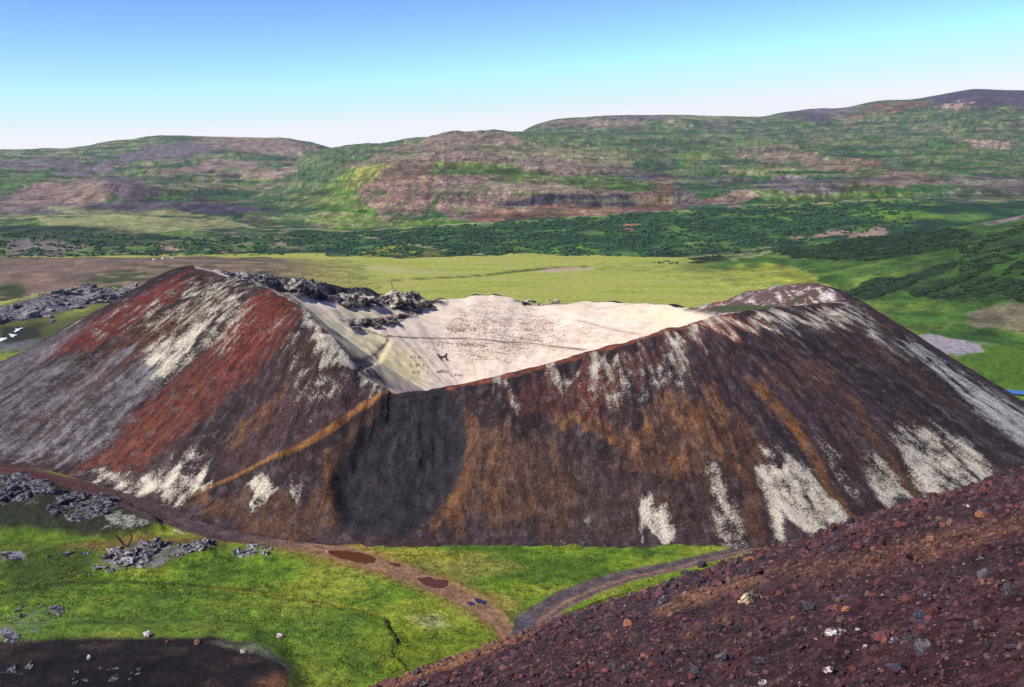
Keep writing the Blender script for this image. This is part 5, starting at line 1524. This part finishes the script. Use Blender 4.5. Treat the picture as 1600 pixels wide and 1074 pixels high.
cluster(BV_GROUND, [(150, 876), (170, 858), (220, 850), (330, 846), (345, 850), (280, 870), (250, 882), (190, 886)], 46, 10, 28, LM2, 'lichen crusted lava block in the outcrop below the left track', 'lava blocks of the outcrop with the dead branch', seed=1)
cluster(BV_GROUND, [(150, 888), (175, 884), (172, 896), (152, 896)], 4, 8, 16, LM2, 'small dark lava block below the outcrop with the dead branch', 'small lava blocks under the main outcrop', seed=2)
cluster(BV_GROUND, [(365, 862), (385, 852), (425, 850), (425, 864), (380, 874)], 14, 7, 16, LM2, 'pale speckled lava block at the track bend beside the green meadow', 'lava blocks at the track bend', seed=3)
cluster(BV_GROUND, [(0, 745), (40, 738), (72, 746), (70, 770), (0, 800)], 30, 12, 32, LM1, 'mossy grey lava block at the far left beside the track', 'grey lava blocks at the left edge', seed=4)
cluster(BV_GROUND, [(85, 770), (140, 768), (178, 776), (182, 798), (130, 812), (80, 806)], 34, 10, 30, LM1, 'grey green lava block on the bank just below the left track', 'lava blocks on the bank below the track', seed=5)
cluster(BV_GROUND, [(70, 868), (110, 860), (148, 862), (140, 870), (75, 872)], 7, 8, 16, LM1, 'low grey lava block left of the outcrop with the dead branch', 'low lava blocks left of the outcrop', seed=6)
cluster(BV_GROUND, [(0, 862), (36, 866), (40, 876), (0, 874)], 7, 8, 16, LM1, 'bluish grey lava block at the left edge in the meadow', 'lava blocks at the left edge of the meadow', seed=7)
cluster(BV_GROUND, [(0, 990), (62, 985), (64, 998), (0, 1008)], 5, 14, 30, LM1, 'long grey lava slab on the left edge above the dark mound', 'grey lava slabs above the dark mound', (.2, .35), seed=8)
cluster(BV_GROUND, [(20, 950), (80, 945), (110, 955), (60, 970), (20, 970)], 8, 8, 18, LM1, 'half sunken grey lava block in the mossy grass at the left', 'sunken lava blocks in the mossy grass', (.2, .35), seed=9)
cluster(BV_GROUND, LAVA_F[1:-1], 48, 12, 40, LM2, 'grey lava crag in the lava field behind the left flank', 'crags of the distant lava field', (.3, .6), seed=10)
cluster(BV_GROUND, [(0, 1046), (50, 1040), (40, 1056), (0, 1062)], 5, 7, 14, LM1, 'grey stone half buried at the left of the dark mound', 'grey stones at the left of the dark mound', seed=12)
cluster(BV_GROUND, [(120, 1050), (200, 1036), (240, 1046), (200, 1066), (110, 1070)], 14, 5, 12, LM1, 'greyish stone with moss on top of the dark mound', 'mossy stones on the dark mound', (.3, .5), seed=13)
# crags on the back rim
cluster(BV_BOWL, [(440, 446), (480, 446), (500, 462), (470, 466), (450, 458)], 7, 26, 48, LM3, 'black lava crag in the dark cleft behind the red knob', 'black crags behind the red knob', (.5, .9), seed=20)
cluster(BV_BOWL, [(520, 462), (560, 456), (660, 470), (640, 480), (560, 480), (525, 474)], 15, 26, 56, LM3, 'black and cream lava crag along the back left rim', 'lava crags along the back left rim', (.25, .5), seed=21)
cluster(BV_BOWL, [(535, 502), (600, 500), (650, 486), (640, 496), (590, 510), (545, 510)], 20, 8, 26, LM3, 'small dark lava block in the band above the crater path', 'dark lava blocks in the band above the crater path', (.25, .5), seed=22)
cluster(BV_BOWL, [(345, 426), (430, 436), (440, 446), (400, 444)], 14, 10, 22, LM2, 'pale lichen lava block on the crest behind the left peak', 'lichen blocks behind the left peak', (.3, .6), seed=23)
cluster(BV_BOWL, [(808, 470), (890, 470), (880, 476), (820, 477)], 8, 8, 18, LM3, 'dark lava block on the middle of the back rim', 'dark lava blocks on the middle of the back rim', (.3, .5), seed=24)

# lone stones in the meadow
for k_, (px0, py0, wpx, hr, kd, lab) in enumerate([
    (438, 993, 11, .9, 'w', 'single white stone alone in the green meadow'),
    (231, 991, 12, .9, 'w', 'whitish stone on the upper edge of the dark mound'),
    (308, 1003, 11, .8, 't', 'reddish stone on the edge of the dark mound'),
    (380, 1017, 10, .8, 'w', 'pale stone where the dark mound slopes down to the grass'),
    (139, 1028, 7, 1.4, 'w', 'narrow whitish stone on the shaded dark mound'),
    (261, 1001, 6, .8, 't', 'tiny reddish stone between the whitish and the reddish one')]):
    p, d = place(BV_GROUND, px0, py0 + 3)
    s1 = wpx * d / F / 2
    add_rock('meadow_rock', RM[kd][(k_ * 3) % 10], (p.x, p.y, p.z + s1 * hr * .45), (s1, s1 * .9, s1 * hr), (0, .1, k_), None, lab)

# ------------------------------------------------------------------ dead wood
M_wood = plain_material('dead_wood', tuple(srgb(52, 36, 30) * K), var=.4, scale=9)
M_wood2 = plain_material('reddish_dead_wood', tuple(srgb(150, 84, 56) * K), var=.3, scale=9)
def tube(name, pts, rads, mat, parent=None):
    VV, FF = [], []; k_ = 7
    pts = [Vector(q_) for q_ in pts]
    for i, q_ in enumerate(pts):
        t_ = (pts[min(i + 1, len(pts) - 1)] - pts[max(i - 1, 0)]).normalized()
        a_ = t_.cross(Vector((.3, 1, .1))).normalized(); b_ = t_.cross(a_)
        for j in range(k_):
            th = 2 * math.pi * j / k_; r_ = rads[i] * random.uniform(.85, 1.15)
            VV.append(tuple(q_ + a_ * r_ * math.cos(th) + b_ * r_ * math.sin(th)))
    for i in range(len(pts) - 1):
        for j in range(k_):
            j2 = (j + 1) % k_
            FF.append((i * k_ + j, i * k_ + j2, (i + 1) * k_ + j2, (i + 1) * k_ + j))
    o = new_mesh(name, np.array(VV), np.array(FF), mat)
    if parent: o.parent = parent
    return o
p, d = place(BV_GROUND, 196, 856); k_ = d / F
dw = bpy.data.objects.new('dead_branch', None); COL.objects.link(dw); dw.location = p
tag(dw, 'dark forked dead branch sticking up from the lava outcrop', 'branch')
def loc(dx_, dz_, dy_=0): return (dx_ * k_, dy_ * k_, dz_ * k_)
tube('limb', [loc(2, 0), loc(-4, 6, 1), loc(-9, 12, 2), (loc(-12, 17, 2)), loc(-15, 19, 3)], [1.5 * k_, 1.5 * k_, 1.3 * k_, 1.0 * k_, .5 * k_], M_wood, dw)
tube('limb', [loc(2, 1), loc(5, 6), loc(9, 11), loc(10, 17), loc(7, 23), loc(6, 25)], [1.1 * k_, 1.0 * k_, 1.0 * k_, .9 * k_, .6 * k_, .3 * k_], M_wood, dw)
tube('stump', [loc(3, -2, -1), loc(-1, 2, -1), loc(-5, 7, -1)], [1.4 * k_, 1.1 * k_, .5 * k_], M_wood2, dw)['label'] = 'reddish broken foot of the branch'
p, d = place(BV_BOWL, 613, 452); k_ = d / F
tw = tube('dead_twig', [loc(1, -2), loc(0, 3), loc(-1, 7), loc(-.5, 11), loc(0, 15)], [.5 * k_, .5 * k_, .4 * k_, .35 * k_, .2 * k_], M_wood)
tw.location = p; tag(tw, 'thin bare twig standing on the back rim against the yellow plain', 'twig')

# ------------------------------------------------------------------ water
def water_material(name, col, rough):
    m = bpy.data.materials.new(name); m.use_nodes = True
    b = m.node_tree.nodes['Principled BSDF']; b.inputs['Base Color'].default_value = (*col, 1); b.inputs['Roughness'].default_value = rough
    N = m.node_tree.nodes; L = m.node_tree.links
    n_ = N.new('ShaderNodeTexNoise'); n_.inputs['Scale'].default_value = 2.5; n_.inputs['Detail'].default_value = 3
    geo = N.new('ShaderNodeNewGeometry'); L.new(geo.outputs['Position'], n_.inputs['Vector'])
    bp = N.new('ShaderNodeBump'); bp.inputs['Strength'].default_value = .08; L.new(n_.outputs['Fac'], bp.inputs['Height']); L.new(bp.outputs[0], b.inputs['Normal'])
    return m
M_mud = water_material('muddy_water', tuple(srgb(92, 56, 22) * .8), .25)
M_pud = water_material('clear_puddle', tuple(srgb(44, 42, 58)), .12)
M_riv = water_material('river_water', tuple(srgb(36, 70, 130)), .15)
M_foam_gleam = plain_material('white_water_gleam', tuple(srgb(214, 222, 232)), var=.3, scale=.7)  # white base colour stands in for sky gleam and foam on the water
def pool(name, pts, mat, lab, z=None, lift=.03):
    P_ = []
    rs = random.Random(len(pts) * 7 + int(pts[0][0]))
    m_ = len(pts)
    dense = []
    for i in range(m_):
        a_, b_ = pts[i], pts[(i + 1) % m_]; z0 = pts[i - 1]; z3 = pts[(i + 2) % m_]
        for k_ in range(4):
            t = k_ / 4
            dense.append(tuple(0.5 * (2 * a_[j] + (b_[j] - z0[j]) * t + (2 * z0[j] - 5 * a_[j] + 4 * b_[j] - z3[j]) * t * t + (3 * a_[j] - z0[j] - 3 * b_[j] + z3[j]) * t ** 3) for j in (0, 1)))
    if name in ('puddle', 'pool'): dense = [(a_ + rs.uniform(-1.6, 1.6), b_ + rs.uniform(-.9, .9)) for a_, b_ in dense]
    W = [place(BV_GROUND, *q_)[0] for q_ in dense]
    zz = z if z is not None else max(w_.z for w_ in W) + lift
    VV = [(*[float(t_) for t_ in at_z(q_[0], q_[1], zz)[:2]], zz) for q_ in dense]
    cen = np.mean(np.array(VV), 0)
    VV.append(tuple(cen)); n_ = len(dense)
    FF = np.array([(i, (i + 1) % n_, n_) for i in range(n_)])
    VV = np.array(VV)
    o = new_mesh(name, VV, up_faces(VV, FF), mat)
    tag(o, lab, 'water', kind='structure')
    return o
pool('puddle', [(513, 862), (530, 860), (560, 864), (582, 870), (586, 876), (570, 880), (540, 874), (518, 868)], M_mud, 'long brown muddy puddle across the left track')
pool('puddle', [(608, 880), (620, 880), (627, 883), (616, 885)], M_mud, 'tiny brown puddle between the two large muddy ones')
pool('puddle', [(652, 905), (668, 902), (680, 905), (700, 907), (698, 914), (684, 919), (664, 913)], M_mud, 'second brown muddy puddle nearer the junction')
pool('puddle', [(742, 935), (750, 936), (760, 941), (756, 944), (746, 941)], M_pud, 'small blue puddle close to the junction of the tracks')
pool('puddle', [(730, 940), (738, 941), (742, 945), (732, 945)], M_pud, 'very small dark puddle left of the blue one')
pool('river', [(1540, 606), (1570, 608), (1610, 612), (1700, 618), (1700, 622), (1600, 617), (1560, 613), (1540, 610)], M_riv, 'narrow blue river glimpsed behind the right flank', lift=.15)
pool('pool', [(22, 518), (26, 514), (31, 513), (36, 513), (33, 515), (29, 518), (25, 519)], M_foam_gleam, 'upper white gleam of water in the dark lava hollow at left', lift=.1)
pool('pool', [(15, 522), (19, 523), (26, 523), (23, 525), (20, 527), (17, 525)], M_foam_gleam, 'middle white gleam of water in the dark lava hollow at left', lift=.1)
pool('pool', [(-6, 531), (0, 529), (11, 528), (8, 531), (-4, 534)], M_foam_gleam, 'lowest white gleam of water at the left edge of the photo', lift=.1)
pool('pool', [(78, 502), (82, 500), (86, 497), (86, 500), (81, 503)], M_pud, 'small blue pool in the lava behind the left flank', lift=.1)

# ------------------------------------------------------------------ sheep on the rise
M_wool = plain_material('wool', (.75, .72, .66), var=.12, scale=8)
M_face = plain_material('sheep_face', (.5, .45, .4), var=.1, scale=8)
BV_E = bvh_of(bpy.data.objects['pasture_rise'])
def make_sheep():
    t_ = bpy.data.objects.new('sheep', None); COL.objects.link(t_)
    v, f = ico(2); v = v.copy(); v[:, 0] *= .62; v[:, 1] *= .32; v[:, 2] *= .34; v *= (1 + .08 * perlin(v[:, 0] * 9, v[:, 2] * 9))[:, None]; v[:, 2] += .62
    b_ = new_mesh('body', v, f, M_wool); b_.parent = t_
    v, f = ico(1); v = v.copy(); v[:, 0] *= .2; v[:, 1] *= .11; v[:, 2] *= .13; v += np.array([.72, 0, .72])
    b_ = new_mesh('head', v, f, M_face); b_.parent = t_
    for sx in (-.35, .35):
        for sy in (-.15, .15):
            l_ = tube('leg', [(sx, sy, .45), (sx + .02, sy, .22), (sx, sy, 0)], [.07, .05, .045], M_face); l_.parent = t_
    return t_
sheep0 = make_sheep()
shp = [(241, 408.5, 'leftmost of four white sheep on the crest of the brown rise', 1.5), (254, 406.5, 'second white sheep from the left on the crest of the rise', 1.4), (262.5, 406, 'third white sheep from the left on the crest of the rise', 1.3), (269, 406, 'rightmost of four white sheep on the crest of the rise', 1.3)]
for i, (a_, b_, lab, sc0) in enumerate(shp):
    if i == 0: o = sheep0
    else:
        o = sheep0.copy(); COL.objects.link(o)
        for ch in list(sheep0.children):
            c_ = ch.copy(); COL.objects.link(c_); c_.parent = o
    p = hit(BV_E, a_, b_)[0] or Vector([float(t_) for t_ in at_y(a_, b_, 540)])
    o.location = p; o.scale = (sc0,) * 3; o.rotation_euler = (0, 0, i * 2.1 + .5)
    tag(o, lab, 'sheep', 'sheep on the pasture rise')

# ------------------------------------------------------------------ grass tufts
def tufts():
    rs = np.random.default_rng(91)
    n_ = 15000
    fx = rs.uniform(-40, 1280, n_); fy = 842 + 250 * rs.uniform(0, 1, n_) ** 1.1
    X, Y, _ = at_z(fx, fy, 0.0)
    Z = ground_h(X, Y)
    keep = (A_line(fx, fy, TRACK_L, np.array(TRACK_LW) * 1.3, 4) < .3) & (A_line(fx, fy, TRACK_R, np.array(TRACK_RW) * 1.2, 4) < .3) & (A_poly(fx, fy, [(x_, y_ - 8) for x_, y_ in MOUND], 4) < .3)
    keep &= (fbm(X / 5, Y / 5, 3, 93) > rs.uniform(-.25, .2, n_)) & (fy > 858 - (fx > 560) * 4)
    keep &= (Z > slope_h(X, Y, False) - .1)
    X, Y, Z = X[keep], Y[keep], Z[keep]
    VV, FF, CC = [], [], []
    for k_ in range(len(X)):
        h_ = rs.uniform(.10, .26); w_ = rs.uniform(.12, .32)
        colr = (GREEN if rs.uniform() < .6 else (GREEN_Y if rs.uniform() < .55 else GREEN_D)) * rs.uniform(.7, 1.15)
        for q_ in range(5):
            a_ = rs.uniform(0, 6.28); ox, oy = rs.normal(0, w_, 2)
            lean = rs.uniform(.05, .2); b0 = len(VV)
            cx_, cy_, cz_ = X[k_] + ox, Y[k_] + oy, Z[k_]
            bw = rs.uniform(.05, .11)
            VV += [(cx_ - math.sin(a_) * bw, cy_ + math.cos(a_) * bw, cz_ - .05), (cx_ + math.sin(a_) * bw, cy_ - math.cos(a_) * bw, cz_ - .05), (cx_ + math.cos(a_) * lean, cy_ + math.sin(a_) * lean, cz_ + h_)]
            FF.append((b0, b0 + 1, b0 + 2)); CC += [colr * .75, colr * .75, colr * 1.15]
    o = new_mesh('grass', np.array(VV), np.array(FF), attr_material('grass_blade', var=.2, scale=2), np.array(CC), smooth_sh=False)
    tag(o, 'short tufts of green grass on the meadow in front of the crater', 'grass', kind='stuff')
tufts()

# ------------------------------------------------------------------ scrub
def scatter_shrubs(name, bvobj, poly_list, n_, size, label, seed, colr):
    rs = np.random.default_rng(seed)
    bv = bvh_of(bvobj)
    pos, siz, cl = [], [], []
    for poly, share in poly_list:
        P_ = np.array(poly, float); want = int(n_ * share); got = 0; tries = 0
        while got < want and tries < want * 8:
            tries += 1
            a_ = rs.uniform(P_[:, 0].min(), P_[:, 0].max()); b_ = rs.uniform(P_[:, 1].min(), P_[:, 1].max())
            if A_poly(np.array([a_]), np.array([b_]), poly, 1)[0] < .5: continue
            p, nn = hit(bv, a_, b_)
            if p is None: continue
            cn = float(fbm(np.array([p.x / 16]), np.array([p.y / 12]), 3, seed)[0])
            if cn < rs.uniform(-.1, .22): continue
            s1 = rs.uniform(*size)
            pos.append((p.x, p.y, p.z + s1 * .2)); siz.append(s1); cl.append(colr * rs.uniform(.5, 1.7) * np.array([rs.uniform(.8, 1.3), 1, rs.uniform(.8, 1.2)])); got += 1
    return merged_rocks(name, np.array(pos), np.array(siz), np.array(cl), SH0, M_shrub, label, 'shrubs', flat=(1.2, 1.2, .7))
scatter_shrubs('scrub', scrub_o, [([(0, 360), (300, 372), (540, 364), (720, 352), (1060, 330), (1300, 316), (1460, 312), (1420, 350), (1200, 392), (1000, 402), (560, 400), (300, 402), (0, 404)], .48), ([(440, 370), (540, 364), (720, 352), (1060, 330), (1300, 316), (1420, 330), (1200, 380), (1000, 402), (560, 400)], .6)], 9000, (.5, 1.5), 'dark low birch scrub on the rise beyond the plain', 3, srgb(46, 76, 48) * K)
scatter_shrubs('scrub', right_o, [([(1010, 412), (1160, 396), (1200, 388), (1100, 412)], .08), ([(1200, 392), (1440, 352), (1520, 362), (1500, 385), (1360, 408), (1240, 402)], .4),
    ([(1310, 462), (1420, 425), (1500, 408), (1480, 425), (1380, 462)], .2), ([(1400, 440), (1520, 430), (1600, 440), (1600, 472), (1430, 464)], .2), ([(1500, 380), (1600, 350), (1600, 430), (1500, 430)], .12)],
    4200, (.4, 1.2), 'dark scrub patches on the green hillside at the right', 4, srgb(36, 54, 32) * K)
